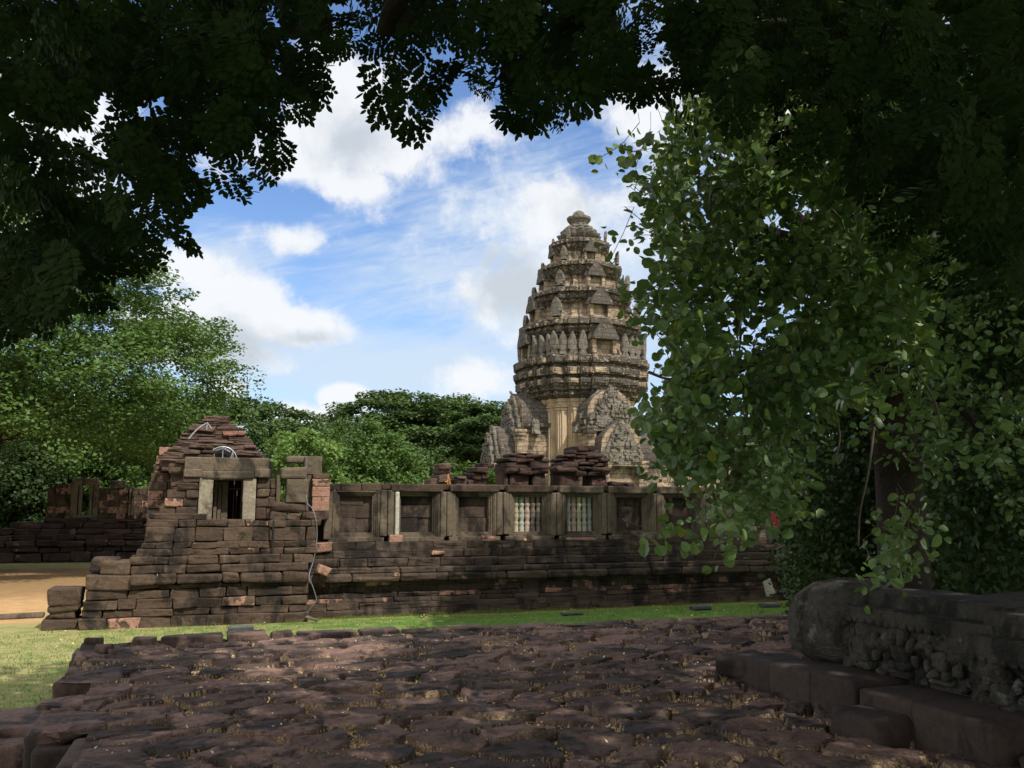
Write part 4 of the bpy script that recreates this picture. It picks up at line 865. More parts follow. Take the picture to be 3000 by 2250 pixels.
    def ring(parent, z, r, w, h, pos):
        nonlocal k
        for fx, fy, a in pos: antefix(parent, cs+fx*r, ct+fy*r, z, a, w, h*random.uniform(.9, 1.05), 200+k); k += 1
    F4 = []
    for q in range(4):
        a = q*math.pi/2; c, s_ = round(math.cos(a)), round(math.sin(a))
        for x, y, rr in ((.36, -.93, 0), (-.36, -.93, 0), (.51, -.87, .2), (-.51, -.87, -.2), (.64, -.80, .3), (-.64, -.80, -.3), (.77, -.77, .785)): F4.append((x*c-y*s_, x*s_+y*c, a+rr))
    ring(root, 15.28, 5.25, .74, 2.0, F4)
    C4 = [(fx, fy, a) for i, (fx, fy, a) in enumerate(F4) if i % 7 == 6]
    ring(root, 18.6, 4.75, .95, 1.8, C4); ring(root, 21.4, 4.0, .8, 1.5, C4); ring(root, 23.88, 3.2, .62, 1.2, C4); ring(root, 26.1, 2.25, .42, .95, C4)
    # finial: lotus courses, disc and dome
    def lotus(name, prof, n, amp, lobes, seed):
        pr = []
        for (a, b), (c, d) in zip(prof[:-1], prof[1:]): pr += [(a+(c-a)*q/4, b+(d-b)*q/4) for q in range(4)]
        pr.append(prof[-1]); V = []; 
        for r, z in pr:
            for q in range(n):
                th = 2*math.pi*q/n; rr = r*(1+amp*abs(math.sin(lobes*th/2))-amp*.5); V.append([cs+rr*math.cos(th), ct+rr*math.sin(th), z])
        Q = [[i*n+q, i*n+(q+1) % n, (i+1)*n+(q+1) % n, (i+1)*n+q] for i in range(len(pr)-1) for q in range(n)]
        mb = MB(); mb.add(Fv(V), Q, .4, 1.); return mb.build(name, M_tgrey, root, disp=erode(.03, 2, 3, seed))
    lotus('lotus_collar', [(1.9, 25.95), (1.55, 26.12), (1.35, 26.2), (1.3, 26.5)], 48, 0., 1, 1)
    lotus('lotus_cushion', [(1.25, 26.25), (1.38, 26.35), (1.72, 26.72), (1.80, 26.9), (1.5, 26.98), (1.42, 27.02), (1.52, 27.25), (1.36, 27.4), (1.1, 27.44), (1.18, 27.6), (1.0, 27.76), (.75, 27.8)], 80, .26, 12, 2)
    lotus('lotus_bud', [(.80, 27.7), (.86, 27.9), (.74, 28.0), (.78, 28.05), (1.05, 28.42), (1.06, 28.6), (.80, 28.68), (.58, 28.74), (.54, 28.9), (.45, 29.1), (.22, 29.26), (.02, 29.3)], 48, .07, 12, 3)
    # porches with curved corbelled roofs and flame gables
    def porch(d, l0, l1, hw, zw, zr, seed, mat=M_tower, base=3.0):
        """d: unit (ds,dt) direction; l0..l1 distance from the centre; wall height zw, ridge zr"""
        dv = np.array(d); pv = np.array([-dv[1], dv[0]]); mb = MB()
        prof = [(hw+.7, 0), (hw+.7, 1.0), (hw+.45, 1.1), (hw+.45, 2.0), (hw+.2, 2.2), (hw+.2, base-.3), (hw, base-.1), (hw, zw-.9), (hw+.12, zw-.8), (hw+.12, zw-.6), (hw+.35, zw-.35), (hw+.40, zw-.05), (hw+.1, zw)]
        for a in np.linspace(0, 1, 9)[1:]: prof.append((hw*(1-a**3.2)*1.02+.05, zw+(zr-zw)*a))
        full = prof+[(-x, z) for x, z in prof[::-1][1:]]
        den = []
        for (a, b), (c, e) in zip(full[:-1], full[1:]):
            m = max(1, int(math.hypot(c-a, e-b)/.3)); den += [(a+(c-a)*q/m, b+(e-b)*q/m) for q in range(m)]
        den.append(full[-1]); n = len(den); m = max(2, int((l1-l0)/.3)); V = []
        for i in range(m+1):
            l = l0+(l1-l0)*i/m
            for x, z in den: p = np.array([cs, ct])+dv*l+pv*x; V.append([p[0], p[1], z])
        Q = [[i*n+j, i*n+j+1, (i+1)*n+j+1, (i+1)*n+j] for i in range(m) for j in range(n-1)]
        Am = np.array([1. if (den[j][1] > zw-.9) else .2 for j in range(n-1)]); mb.add(Fv(V), Q, rng.random(len(Q)), np.tile(Am, m)); mb.add(Fv(V)[m*n:], [list(range(n))], .5, .5)
        por = mb.build('porch', mat, root, disp=d1(seed))
        # gable slab at the outer end, ragged flame outline, plus corner pilasters
        mb = MB(); wd = hw+.45; hg = zr-zw+1.25; zb = zw-.7
        for off, sc in ((l1-1.1, 1.15 if l0 < 4 else .98), (l1+.05, .94), (l1+.45, .76)):
            q = [(-wd, 0)]+[(a*wd*(1+.05*math.sin(a*25)), hg*(1-abs(a)**1.35)*(1+.03*math.sin(a*40))) for a in np.linspace(-1, 1, 33)]+[(wd, 0)]; n = len(q); V = []
            for o2 in (0, .5):
                for x, z in q: p = np.array([cs, ct])+dv*(off-.25+o2)+pv*x*sc; V.append([p[0], p[1], zb+z*sc-(0 if sc == 1 else .3)])
            mb.add(Fv(V), [list(range(n))[::-1]], .3, 1.); mb.add(Fv(V), [list(range(n, 2*n))], .6, .8); mb.add(Fv(V), [[a, (a+1) % n, n+(a+1) % n, n+a] for a in range(n)], rng.random(n), 1.)
            # carved lumps over the gable face
            for _ in range(70):
                a = random.uniform(-.85, .85); zz = random.uniform(.0, .95)*(1-abs(a)**1.35)
                p = np.array([cs, ct])+dv*(off+.26)+pv*a*wd*sc; h = random.uniform(.08, .22)*random.choice((.7, 1, 1.3)); block(mb, (p[0], p[1], zb+zz*hg*sc), (h*.8*abs(pv[0])+.12*abs(dv[0]), h*.8*abs(pv[1])+.12*abs(dv[1]), h), .05, (2, 2, 2), aux=1., jit=.1)
        mb.build('gable', M_tgrey, por, disp=erode(.07, 1.3, 1.8, seed+1))
        for sg in (-1, 1):
            mb = MB(); p = np.array([cs, ct])+dv*(l1+.25)+pv*sg*(hw-.05); ph = [(.42, 2.0), (.42, 2.4), (.30, 2.6), (.27, zw-1.7), (.34, zw-1.6), (.30, zw-1.45), (.42, zw-1.2), (.38, zw-1.1), (.5, zw-.85), (.5, zw-.6)]
            for (a, b), (c, e) in zip(ph[:-1], ph[1:]): block(mb, (p[0], p[1], (b+e)/2), ((a+c)/2, (a+c)/2, max(.05, (e-b)/2)), .03, (2, 2, 3), aux=.2)
            mb.build('pilaster', M_tower, por, disp=erode(.03, 2, 2, seed+2))
    porch((-1, 0), 3.4, 6.1, 2.0, 9.9, 12.5, 300); porch((-1, 0), 6.1, 7.8, 1.6, 7.1, 9.7, 310)
    porch((0, -1), 3.4, 6.1, 2.0, 9.9, 12.5, 320); porch((0, -1), 6.1, 7.8, 1.6, 7.1, 9.7, 330)
    porch((1, 0), 3.4, 18.5, 2.3, 7.2, 10.2, 340); 
    # raised bands on the cella faces: tall pilaster strips between the porches
    mb = MB(); P = PL*4.10
    for i in range(len(P)):
        a, b = P[i], P[(i+1) % len(P)]; L = np.linalg.norm(b-a)
        if L < .55 or L > 3: continue
        mid = (a+b)/2; nrm = np.array([(b-a)[1], -(b-a)[0]])/L
        al = abs((b-a)[0]) > abs((b-a)[1]); q = mid+nrm*.05
        h = (L*.30, .09) if al else (.09, L*.30)
        block(mb, (cs+q[0], ct+q[1], 7.3), (h[0], h[1], 3.75), .03, (2, 2, 20), aux=0, tint=.9)
        for zz in (3.6, 10.95, 11.2): block(mb, (cs+q[0], ct+q[1], zz), (h[0]+.08, h[1]+.05, .10), .03, (2, 2, 2), aux=.4, tint=.5)
    mb.build('pilaster_band', M_cella, root, disp=erode(.015, 1.5, 1.5, 141))
make_tower()
# brick pavilion glimpsed through the leaves on the right
def pavilion():
    root = empty('brick_pavilion', at_y(2375, 1500, 31)*np.array([1, 1, 0]), 'reddish ruined pavilion with corbelled stone roof, glimpsed through the dark leaves right of the tower', 'pavilion')
    c = np.array(root.location); cs, ct = c @ E1, c @ E2; mb = MB()
    for k in range(14): course(mb, cs-1.1, cs+.9, k*.26, k*.26+.26, ct, 1.5, (.35, .6), .02, .55, jt=.02)
    mb.build('wall', M_wall, root, disp=erode(.015, 3, 6, 400)); mb = MB(); z = 3.64
    while z < 6.0: h = float(np.interp(z, [3.6, 4.6, 5.4, 6.0], [1.2, 1.0, .7, .3])); course(mb, cs-h, cs+h, z, z+.12, ct+.1, 1.4, (.4, .9), .03, .1, jt=.05, jit=.05); z += .12
    mb.build('roof', M_roof, root, disp=erode(.03, 2, 9, 401))
    mb = MB(); tube(mb, [F(cs-.35, ct-.15, 2.4), F(cs-.35, ct-.15, 4.6)], .05, 6); tube(mb, [F(cs-.7, ct-.15, 3.3), F(cs+.2, ct-.15, 3.3)], .05, 6); mb.build('steel_props', M_rust, root)
pavilion()

# ================================================================ TREES
T_FOLD = (np.array([[0, 0, 0], [.36, .26, .07], [.5, .62, .08], [.28, .92, .0], [0, 1, -.06], [-.28, .92, .0], [-.5, .62, .08], [-.36, .26, .07]]), [[0, 1, 2, 3, 4], [0, 4, 5, 6, 7]])
T_HEX = (np.array([[0, 0, 0], [.42, .28, 0], [.46, .62, 0], [0, 1, 0], [-.46, .62, 0], [-.42, .28, 0]]), [[0, 1, 2, 3, 4, 5]])
T_RH = (np.array([[0, 0, 0], [.5, .5, .06], [0, 1, 0], [-.5, .5, .06]]), [[0, 1, 2, 3]])
def unit(a): return a/np.maximum(np.linalg.norm(a, axis=-1, keepdims=True), 1e-9)
def place(mb, P, D, N, L, W, tpl, tint):
    P = np.asarray(P); n = len(P); D = unit(D); S = unit(np.cross(D, N)); N = np.cross(S, D); L = np.broadcast_to(L, (n,))[:, None, None]; W = np.broadcast_to(W, (n,))[:, None, None]
    t, fs = tpl; V = P[:, None]+t[None, :, :1]*W*S[:, None]+t[None, :, 1:2]*L*D[:, None]+t[None, :, 2:]*L*N[:, None]
    k = len(t); V = V.reshape(-1, 3); tint = np.broadcast_to(tint, (n,)); base = np.arange(n)*k
    first = True
    for f in fs:
        Q = base[:, None]+np.array(f)[None]
        if first: mb.add(V, Q, tint, 0); first = False
        else: mb.F.setdefault(len(f), []).append(Q+mb.n-len(V)); mb.A.setdefault(len(f), []).append(np.stack([tint, tint*0], 1))
def inpoly(pts, poly):
    x, y = pts[:, 0], pts[:, 1]; r = np.zeros(len(x), bool); n = len(poly)
    for i in range(n):
        (x0, y0), (x1, y1) = poly[i], poly[(i+1) % n]
        if y0 == y1: continue
        r ^= ((y0 > y) != (y1 > y)) & (x < (x1-x0)*(y-y0)/(y1-y0)+x0)
    return r
def spoly(poly, n):
    p = np.array(poly); lo, hi = p.min(0), p.max(0); out = []
    m = 0
    while m < n: q = lo+rng.random((n*2, 2))*(hi-lo); q = q[inpoly(q, poly)]; out.append(q); m += len(q)
    return np.concatenate(out)[:n]
def view_pts(q, Y):                                        # spread the crown through its depth
    u = (q[:, 0]-1500)/FPX; v = (1125-q[:, 1])/FPX; R = np.stack([u, math.cos(PITCH)-v*math.sin(PITCH), math.sin(PITCH)+v*math.cos(PITCH)], 1)
    return np.array([0, 0, EYE])+R*(Y/R[:, 1])[:, None]
def clump_tree(name, lab, base, cen, rad, nclump, nleaf, csize, leaf, mat, group=None, trunk=.5, limbs=9, low=-.25, cat='tree', flat=.45, up=1.0, inner=.25, trunk_top=None, tpl=T_RH, barkm=None, gaps=0.):
    base = np.array(base, float); cen = np.array(cen, float); rad = np.array(rad, float)
    root = empty(name, base, lab, cat, group)
    d = unit(rng.normal(size=(nclump*4, 3))); d = d[d[:, 2] > low][:nclump]; nclump = len(d)
    rr = np.where(rng.random(nclump) < inner, rng.uniform(.45, .85, nclump), rng.uniform(.86, 1.0, nclump)); rr *= 1+fbm(d*2.2+base[0], 3)*.22
    C = cen+d*rad*rr[:, None]
    if gaps: C = C[fbm(C*.35, 17) > -gaps]; 
    nclump = len(C); cs = csize*rng.uniform(.65, 1.35, nclump)
    P = []; Nn = []; Tn = []
    u = unit(rng.normal(size=(nclump, nleaf, 3)))*(rng.random((nclump, nleaf, 1))**.33); u[:, :, 2] *= flat
    P = C[:, None]+u*cs[:, None, None]; ct = rng.random(nclump)
    P = P.reshape(-1, 3); n = len(P); N = unit(rng.normal(size=(n, 3))*.55+np.array([0, 0, up])+.35*np.repeat(unit(d[:nclump] if len(d) == nclump else C-cen), nleaf, 0))
    D = unit(np.cross(N, rng.normal(size=(n, 3)))); L = leaf*rng.uniform(.7, 1.3, n)
    mb = MB(); place(mb, P, D, N, L, L*.75, tpl, np.clip(np.repeat(ct, nleaf)*.6+rng.random(n)*.4, 0, 1)); mb.build('crown', mat, root)
    mb = MB(); top = np.array([base[0]*.6+cen[0]*.4, base[1]*.6+cen[1]*.4, trunk_top or cen[2]-rad[2]*.35])
    tube(mb, smoothpath([base-np.array([0, 0, .2]), base*.6+top*.4+np.array([.1, 0, 0]), top]), np.linspace(trunk*1.25, trunk*.7, 13), 10, .4)
    for i in range(limbs):
        e = C[rng.integers(len(C))]; md = top*.5+e*.5+np.array([0, 0, rad[2]*.08])+rng.normal(0, .05, 3)*rad
        tube(mb, smoothpath([top-np.array([0, 0, .1]), md, e]), np.linspace(trunk*.42, trunk*.06, 13), 6, .5)
    mb.build('trunk', barkm or M_bark, root, smooth=True); return root
# --- trees behind
clump_tree('rain_tree', 'huge spreading rain tree with layered green foliage behind the far ruin at the left', (-24, 40, 0), (-24.3, 38.5, 8.0), (11.6, 10, 9.2), 1080, 210, 1.25, .17, L_rain, trunk=.7, limbs=26, low=-.38, flat=.36, up=1.1, inner=.45, trunk_top=5.5)
BG = 'trees standing behind the ruins'
clump_tree('rain_tree', 'dome crowned green tree rising directly behind the stone roof of the gateway', (-24, 80, 0), (-24, 80, 6.2), (10.5, 8, 6.3), 300, 130, 1.5, .34, L_far, BG, flat=.3, up=1.3, gaps=.7, low=-.45)
clump_tree('rain_tree', 'largest dark umbrella crowned tree behind the gallery, its top the highest of the group', (-12, 97, 0), (-13.2, 96, 7.4), (9.3, 8, 8.3), 340, 130, 1.5, .38, L_far, BG, flat=.3, up=1.3, gaps=.75, low=-.15)
clump_tree('rain_tree', 'dark umbrella crowned tree beside the tallest one, nearer to the tower', (-6.5, 102, 0), (-7.2, 101, 8.0), (8.0, 7, 7.6), 300, 120, 1.5, .38, L_far, BG, flat=.3, up=1.3, gaps=.7, low=-.15)
clump_tree('rain_tree', 'umbrella tree with airy crown letting sky through, next to the left edge of the tower', (-3.5, 93, 0), (-3.6, 92, 7.6), (5.0, 5, 6.3), 150, 110, 1.4, .36, L_far, BG, flat=.28, up=1.3, gaps=.28, low=.0)
clump_tree('round_tree', 'lighter green bushy tree with dense rounded crown above the gallery wall', (-10.0, 60, 0), (-10.2, 60, 4.3), (4.0, 4, 4.3), 230, 130, .75, .22, L_rain, BG, flat=.8, up=.7, low=-.6)
clump_tree('small_tree', 'pale yellowish green young tree between the gateway pillars and the bushy tree', (-11.8, 50, 0), (-11.3, 50, 3.9), (2.1, 2, 3.2), 80, 110, .5, .20, L_bright, BG, flat=.9, up=.5, low=-.7, trunk=.15)
clump_tree('small_tree', 'small pale green tree showing just right of the gateway roof', (-13.6, 52, 0), (-13.4, 52, 4.0), (1.3, 1.3, 3.1), 46, 110, .5, .20, L_bright, BG, flat=.9, up=.5, low=-.7, trunk=.15)
clump_tree('small_tree', 'dark green tree under the umbrella crowns, left of the narrow stone stack', (-7.5, 72, 0), (-7.3, 72, 3.8), (3.2, 3, 4.0), 120, 110, .8, .26, L_far, BG, flat=.6, low=-.6)
clump_tree('small_tree', 'mid green small tree just right of the narrow stone stack', (-2.6, 62, 0), (-2.7, 62, 3.3), (2.2, 2, 2.6), 90, 110, .6, .2, L_rain, BG, flat=.7, low=-.6, trunk=.2)
for i, (x, y, r, z, lab, mt) in enumerate(((-35, 62, 4.6, 6.4, 'dark leafy tree at the left edge of the picture behind the far ruin', L_shade), (-29.5, 60, 4.0, 5.4, 'green tree directly behind the window of the far ruin', L_rain), (-25, 61, 4.0, 5.6, 'light green leafy tree behind the pinkish end wall of the far ruin', L_rain), (-21, 66, 4.4, 6.0, 'green tree filling the gap behind the left side of the gateway', L_far), (-39, 66, 3.2, 5.0, 'yellow green tree glimpsed at the far left behind darker trees', L_yel), (-31, 55.5, 3.2, 3.6, 'dark shaded bush at the left end of the far ruin wall', L_shade))):
    clump_tree('broadleaf_tree', lab, (x, y, 0), (x, y, z), (r, r, z*.92), 190, 120, .8, .26, mt, BG, flat=.7, up=.7, low=-.9, trunk=.3, limbs=5)
for i, (x, y, r, z, lab) in enumerate(((-50, 110, 13, 8, 'distant tree beyond the left edge of the far ruin'), (16, 120, 12, 8, 'distant tree behind the long porch right of the tower'), (38, 110, 13, 9, 'distant tree far behind the shaded shrubs, right of the pavilion'), (62, 100, 14, 9, 'distant tree at the far right beyond the shrubs'))):
    clump_tree('distant_tree', lab, (x, y, 0), (x, y, z*.6), (r, 8, z), 200, 90, 2.2, .6, L_far, BG, flat=.4, low=-.4)

# --- right foreground: drooping broad-leaved tree
def broad_tree():
    base = at_y(2630, 1500, 10.2)*np.array([1, 1, 0])+np.array([0, 0, .9])
    root = empty('broadleaf_tree', base, 'large tree with round glossy leaves drooping in front of the tower, right of centre', 'tree')
    mb = MB(); Tr = [base-np.array([0, 0, .3]), at_y(2640, 1500, 10.3), at_y(2620, 1290, 10.2), at_y(2590, 1120, 10.2), at_y(2560, 960, 10.3), at_y(2490, 800, 10.3), at_y(2470, 560, 10.4), at_y(2440, 300, 10.5)]
    tube(mb, smoothpath(Tr), np.linspace(.30, .09, 43), 14, .4)
    ends = []
    for P in ([Tr[4], (2420, 850, 9.6), (2250, 800, 9.2), (2080, 760, 8.8)], [Tr[5], (2350, 660, 9.8), (2200, 520, 9.6), (2060, 440, 9.2)], [Tr[5], (2400, 520, 10.4), (2330, 500, 10.2), (2250, 470, 10.)],
              [Tr[3], (2640, 980, 10.6), (2720, 850, 10.9), (2850, 800, 11.3)], [Tr[5], (2300, 700, 9.4), (2080, 690, 8.8), (1980, 800, 8.4)], [Tr[4], (2380, 1000, 9.4), (2200, 1060, 8.8), (2060, 1150, 8.2)], [Tr[3], (2700, 1150, 10.2), (2800, 1180, 10.), (2900, 1300, 9.8)]):
        pts = [p if isinstance(p, np.ndarray) else at_y(*p) for p in P]; tube(mb, smoothpath(pts), np.linspace(.13, .03, 19), 8, .4); ends.append(pts)
    mb.build('trunk', M_bark, root, smooth=True, disp=lambda V: V+(fbm(V*np.array([5, 5, 1.2]), 5)*.06)[:, None]*unit(V-np.array([0, 0, 0]))*np.array([1, 1, 0]))
    # drooping twigs
    tw = [((2185, 1150), (2188, 1250), (2178, 1340), (2150, 1400), (2120, 1430)), ((1990, 1300), (1980, 1380), (2000, 1440)), ((1995, 780), (1960, 790), (1920, 840)), ((2040, 1180), (2060, 1260), (2030, 1330)), ((2560, 1250), (2545, 1380), (2520, 1500), (2515, 1600)), ((2290, 700), (2275, 790), (2285, 860)), ((2080, 620), (2090, 560), (2140, 550)), ((2680, 1080), (2740, 1180), (2760, 1280)), ((2440, 1180), (2460, 1280), (2440, 1370)), ((2420, 600), (2460, 640), (2480, 700)), ((2150, 900), (2170, 980), (2160, 1060)), ((1900, 1090), (1960, 1110), (2040, 1100))]
    for P in tw: Y = random.uniform(6.9, 7.6); mb = MB(); tube(mb, smoothpath([at_y(x, y, Y+.06*i) for i, (x, y) in enumerate(P)]), np.linspace(.013, .006, (len(P)-1)*6+1), 6, .6); mb.build('twig', M_barkl, root, smooth=True)
    poly = [(2180, 190), (2330, 200), (2440, 350), (2590, 480), (2710, 600), (2740, 850), (2660, 1000), (2500, 1060), (2545, 1170), (2400, 1225), (2300, 1250), (2290, 1370), (2330, 1470), (2200, 1490), (2160, 1600), (2090, 1610), (2080, 1480), (1980, 1450), (1960, 1380), (1890, 1310), (1930, 1200), (1960, 1100), (1940, 1020), (1880, 960), (1860, 880), (1930, 790), (1930, 700), (1900, 620), (1930, 570), (1905, 500), (1950, 450), (1930, 390), (2020, 330), (2090, 250)]
    q = spoly(poly, 1150); q = q[fbm(np.concatenate([q/95., q[:, :1]*0+.2], 1), 33) > -.13]; front = rng.random(len(q)) < .45
    Y = np.where(front, rng.uniform(6.8, 7.9, len(q)), rng.uniform(7.9, 10.6, len(q)))
    # open gaps where the sky shows
    gap = np.zeros(len(q), bool)
    for x, y, r in ((2050, 640, 60), (2470, 620, 45), (2030, 1005, 26), (2160, 1160, 40), (2330, 640, 25), (2390, 1060, 22), (2110, 1240, 26), (2215, 720, 20)): gap |= np.hypot(q[:, 0]-x, q[:, 1]-y) < r
    q, Y = q[~gap], Y[~gap]; C = view_pts(q, Y)
    extra = [(2270, 1520, 7.2), (2210, 1560, 7.2), (2330, 1500, 7.2), (2150, 1500, 7.3), (2620, 1560, 7.6), (2640, 1610, 7.6), (2650, 1660, 7.6), (2560, 1660, 7.4), (2680, 1500, 8), (2060, 1580, 7.4), (2050, 1650, 7.3), (1930, 1560, 7.2), (1900, 1555, 7.1), (2130, 1430, 7.1), (2930, 1230, 8.5), (2960, 1300, 8.6), (2980, 1180, 8.6), (2900, 1330, 9), (2970, 500, 8.5), (2990, 450, 8.5), (1880, 450, 7.3), (2700, 1180, 9), (1805, 420, 6.8), (1815, 700, 7.5), (2560, 1230, 8.6), (2490, 1300, 9), (2740, 1080, 9), (2800, 1010, 9)]
    C = np.concatenate([C, np.array([at_y(*e) for e in extra])])
    ex = spoly([(2700, 420), (3020, 420), (3020, 1500), (2800, 1500), (2700, 1000)], 48); C = np.concatenate([C, view_pts(ex, rng.uniform(9, 11.5, len(ex)))])
    ex = spoly([(2540, 1000), (2780, 950), (2780, 1250), (2700, 1450), (2720, 1640), (2560, 1660), (2580, 1400), (2540, 1200)], 26); C = np.concatenate([C, view_pts(ex, rng.uniform(8.2, 9.6, len(ex)))])
    qp = C[:, 0]/C[:, 1]*FPX*1.0+1500; C = C[~((qp < 2330) & (C[:, 2] < EYE+C[:, 1]*.035) & (rng.random(len(C)) < .5))]
    nc = len(C); k = 21; cd = unit(rng.normal(size=(nc, 1, 3))*.9+np.array([0, 0, -.75]))
    along = rng.random((nc, k, 1)); P = C[:, None]+cd*(along-.4)*.46+rng.normal(size=(nc, k, 3))*np.array([.085, .10, .07])
    P = P.reshape(-1, 3); n = len(P); D = unit(rng.normal(size=(n, 3))*np.array([1, 1, .7])+np.array([0, -.15, -.35])); N = unit(rng.normal(size=(n, 3))*.75+np.array([-.25, -.55, .65]))
    V = []; tw0 = C-cd[:, 0]*.30; tw1 = C+cd[:, 0]*.22; sd = unit(np.cross(cd[:, 0], rng.normal(size=(nc, 3))))*.0032; md = (tw0+tw1)/2+rng.normal(0, .02, (nc, 3))
    up2 = tw0+unit(rng.normal(size=(nc, 3))*.6+np.array([.35, .3, .6]))*rng.uniform(.08, .24, (nc, 1))
    mbt = MB(); n3 = unit(np.cross(sd, cd[:, 0]))*.0032
    for a0, a1 in ((up2, tw0), (tw0, md), (md, tw1)):
        for o1, o2 in ((sd, n3), (n3, -sd), (-sd, -n3), (-n3, sd)): V = np.stack([a0+o1, a0+o2, a1+o2*.8, a1+o1*.8], 1).reshape(-1, 3); mbt.add(V, np.arange(len(V)).reshape(-1, 4), .4)
    tag(mbt.build('fine_twigs', M_barkl, root), kind='stuff')
    L = rng.uniform(.055, .125, n)*np.where(rng.random(n) < .15, .6, 1); mb = MB(); tn = np.clip(np.repeat(rng.random(nc)**1.5, k)*.7+rng.random(n)**2*.5, 0, 1)
    h = rng.random(n) < .5; T_CURL = (T_FOLD[0]*np.array([1, 1, 0])+np.array([[0, 0, 0], [0, 0, .10], [0, 0, .02], [0, 0, -.16], [0, 0, -.30], [0, 0, -.16], [0, 0, .02], [0, 0, .10]]), T_FOLD[1])
    W_ = L*rng.uniform(.62, .98, n); place(mb, P[h], D[h], N[h], L[h], W_[h], T_FOLD, tn[h]); h = ~h; place(mb, P[h], D[h], N[h], L[h], W_[h], T_CURL, tn[h]); mb.build('crown', L_broad, root)
    # yellowing leaves
    mb = MB(); yl = np.array([at_y(*p) for p in ((2515, 1150, 6.9), (2015, 600, 7.2), (2300, 1045, 7.), (2760, 740, 7.5), (1960, 800, 7), (2235, 280, 7.4), (2420, 760, 7.2))]+[tuple(P[i]) if False else P[i] for i in rng.integers(0, len(P), 46)])
    place(mb, yl, rng.normal(size=(len(yl), 3))*.4+np.array([0, 0, -1]), rng.normal(size=(len(yl), 3))*.3+np.array([0, -1, .4]), .09, .07, T_FOLD, .8); mb.build('yellow_leaves', L_yel, root)
    # pink blossom hanging on the lowest branch
    mb = MB(); fl = [(2264, 1506), (2268, 1513), (2262, 1518), (2270, 1520), (2266, 1508), (2280, 1528), (2276, 1531), (2268, 1536), (2271, 1539)]
    for x, y in fl:
        p = at_y(x, y, 6.7); m = 7; place(mb, np.repeat(p[None], m, 0)+rng.normal(0, .004, (m, 3)), rng.normal(size=(m, 3)), rng.normal(size=(m, 3)), .017, .014, T_FOLD, rng.random(m))
    mb.build('blossom', plain('pink_petal', (.75, .06, .13), .6), root)
broad_tree()

# --- shaded thicket and tall dark tree at the right
def thicket():
    specs = [('shaded_tree', 'tall tree in deep shade with fine dark leaves filling the right edge', [(2380, 380), (3020, 250), (3020, 1760), (2700, 1700), (2760, 1300), (2700, 1050), (2550, 900), (2450, 650)], 3000, (11, 16), (9.5, 13, 0), .09, 'tree', .13),
             ('shaded_tree', 'slender shaded tree between the trunk of the broad leaved tree and the brick pavilion', [(2230, 1010), (2600, 1000), (2620, 1760), (2360, 1760), (2300, 1560), (2340, 1250), (2250, 1160)], 760, (14, 18), (6.2, 15.5, 0), .10, 'tree', .13),
             ('shrub', 'low dark green shrubs covering the ground at the right end of the lawn', [(2300, 1600), (2420, 1500), (2700, 1420), (3020, 1420), (3020, 1800), (2330, 1800)], 700, (15, 20), (7.5, 18, 0), .085, 'shrub', .14)]
    for name, lab, poly, nc, (ya, yb), base, ls, cat, sp in specs:
        root = empty(name, base, lab, cat); q = spoly(poly, nc); Y = rng.uniform(ya, yb, nc); C = view_pts(q, Y); C = C[C[:, 2] > .2]
        hole = (np.abs(C[:, 0]/C[:, 1]*FPX+1500-2375) < 45) & (C[:, 2] > 3.2) & (C[:, 2] < 6.5) & (C[:, 1] < 30) & (name != 'shrub')
        C = C[~(hole & (rng.random(len(C)) < .85))]; nc = len(C); k = 26
        P = (C[:, None]+rng.normal(size=(nc, k, 3))*sp*1.4).reshape(-1, 3); n = len(P); N = unit(rng.normal(size=(n, 3))*.7+np.array([0, -.2, .8])); D = unit(rng.normal(size=(n, 3))+np.array([0, 0, -.3])); L = ls*rng.uniform(.7, 1.5, n)
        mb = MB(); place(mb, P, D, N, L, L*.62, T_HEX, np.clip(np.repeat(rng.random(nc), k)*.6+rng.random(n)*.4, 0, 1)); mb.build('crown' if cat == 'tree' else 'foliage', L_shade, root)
        mb = MB(); b = np.array(base, float); top = b+np.array([.2, .3, 6.5 if cat == 'tree' else .9]); tube(mb, smoothpath([b-np.array([0, 0, .2]), (b+top)/2+np.array([.12, 0, 0]), top]), np.linspace(.2, .09, 13) if cat == 'tree' else .04, 8)
        for i in range(10):
            e = C[rng.integers(nc)]; tube(mb, smoothpath([top-np.array([0, 0, random.random()*(top[2]*.4)]), (top+e)/2+np.array([0, 0, .25]), e]), np.linspace(.06, .012, 13), 6)
        mb.build('trunk' if cat == 'tree' else 'stem', M_bark, root, smooth=True)
    # more trees further right and behind, closing the view
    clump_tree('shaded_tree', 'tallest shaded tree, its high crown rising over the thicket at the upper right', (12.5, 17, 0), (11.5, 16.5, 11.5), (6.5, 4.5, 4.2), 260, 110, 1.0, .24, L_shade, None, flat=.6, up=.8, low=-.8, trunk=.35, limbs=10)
    clump_tree('shaded_tree', 'unseen tall tree added beyond the right edge to shade the thicket', (15, 7.5, 0), (14.5, 7.5, 11.0), (7, 6, 5), 300, 130, 1.1, .34, L_shade, None, flat=.6, up=.8, low=-.8, trunk=.4, limbs=8)  # out of view, added to keep the sun off the thicket
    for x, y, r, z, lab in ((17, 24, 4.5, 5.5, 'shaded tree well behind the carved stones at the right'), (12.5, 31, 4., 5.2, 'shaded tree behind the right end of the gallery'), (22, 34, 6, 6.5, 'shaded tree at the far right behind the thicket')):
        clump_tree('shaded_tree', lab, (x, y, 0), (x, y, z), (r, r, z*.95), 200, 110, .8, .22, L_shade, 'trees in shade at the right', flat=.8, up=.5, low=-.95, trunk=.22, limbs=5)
thicket()

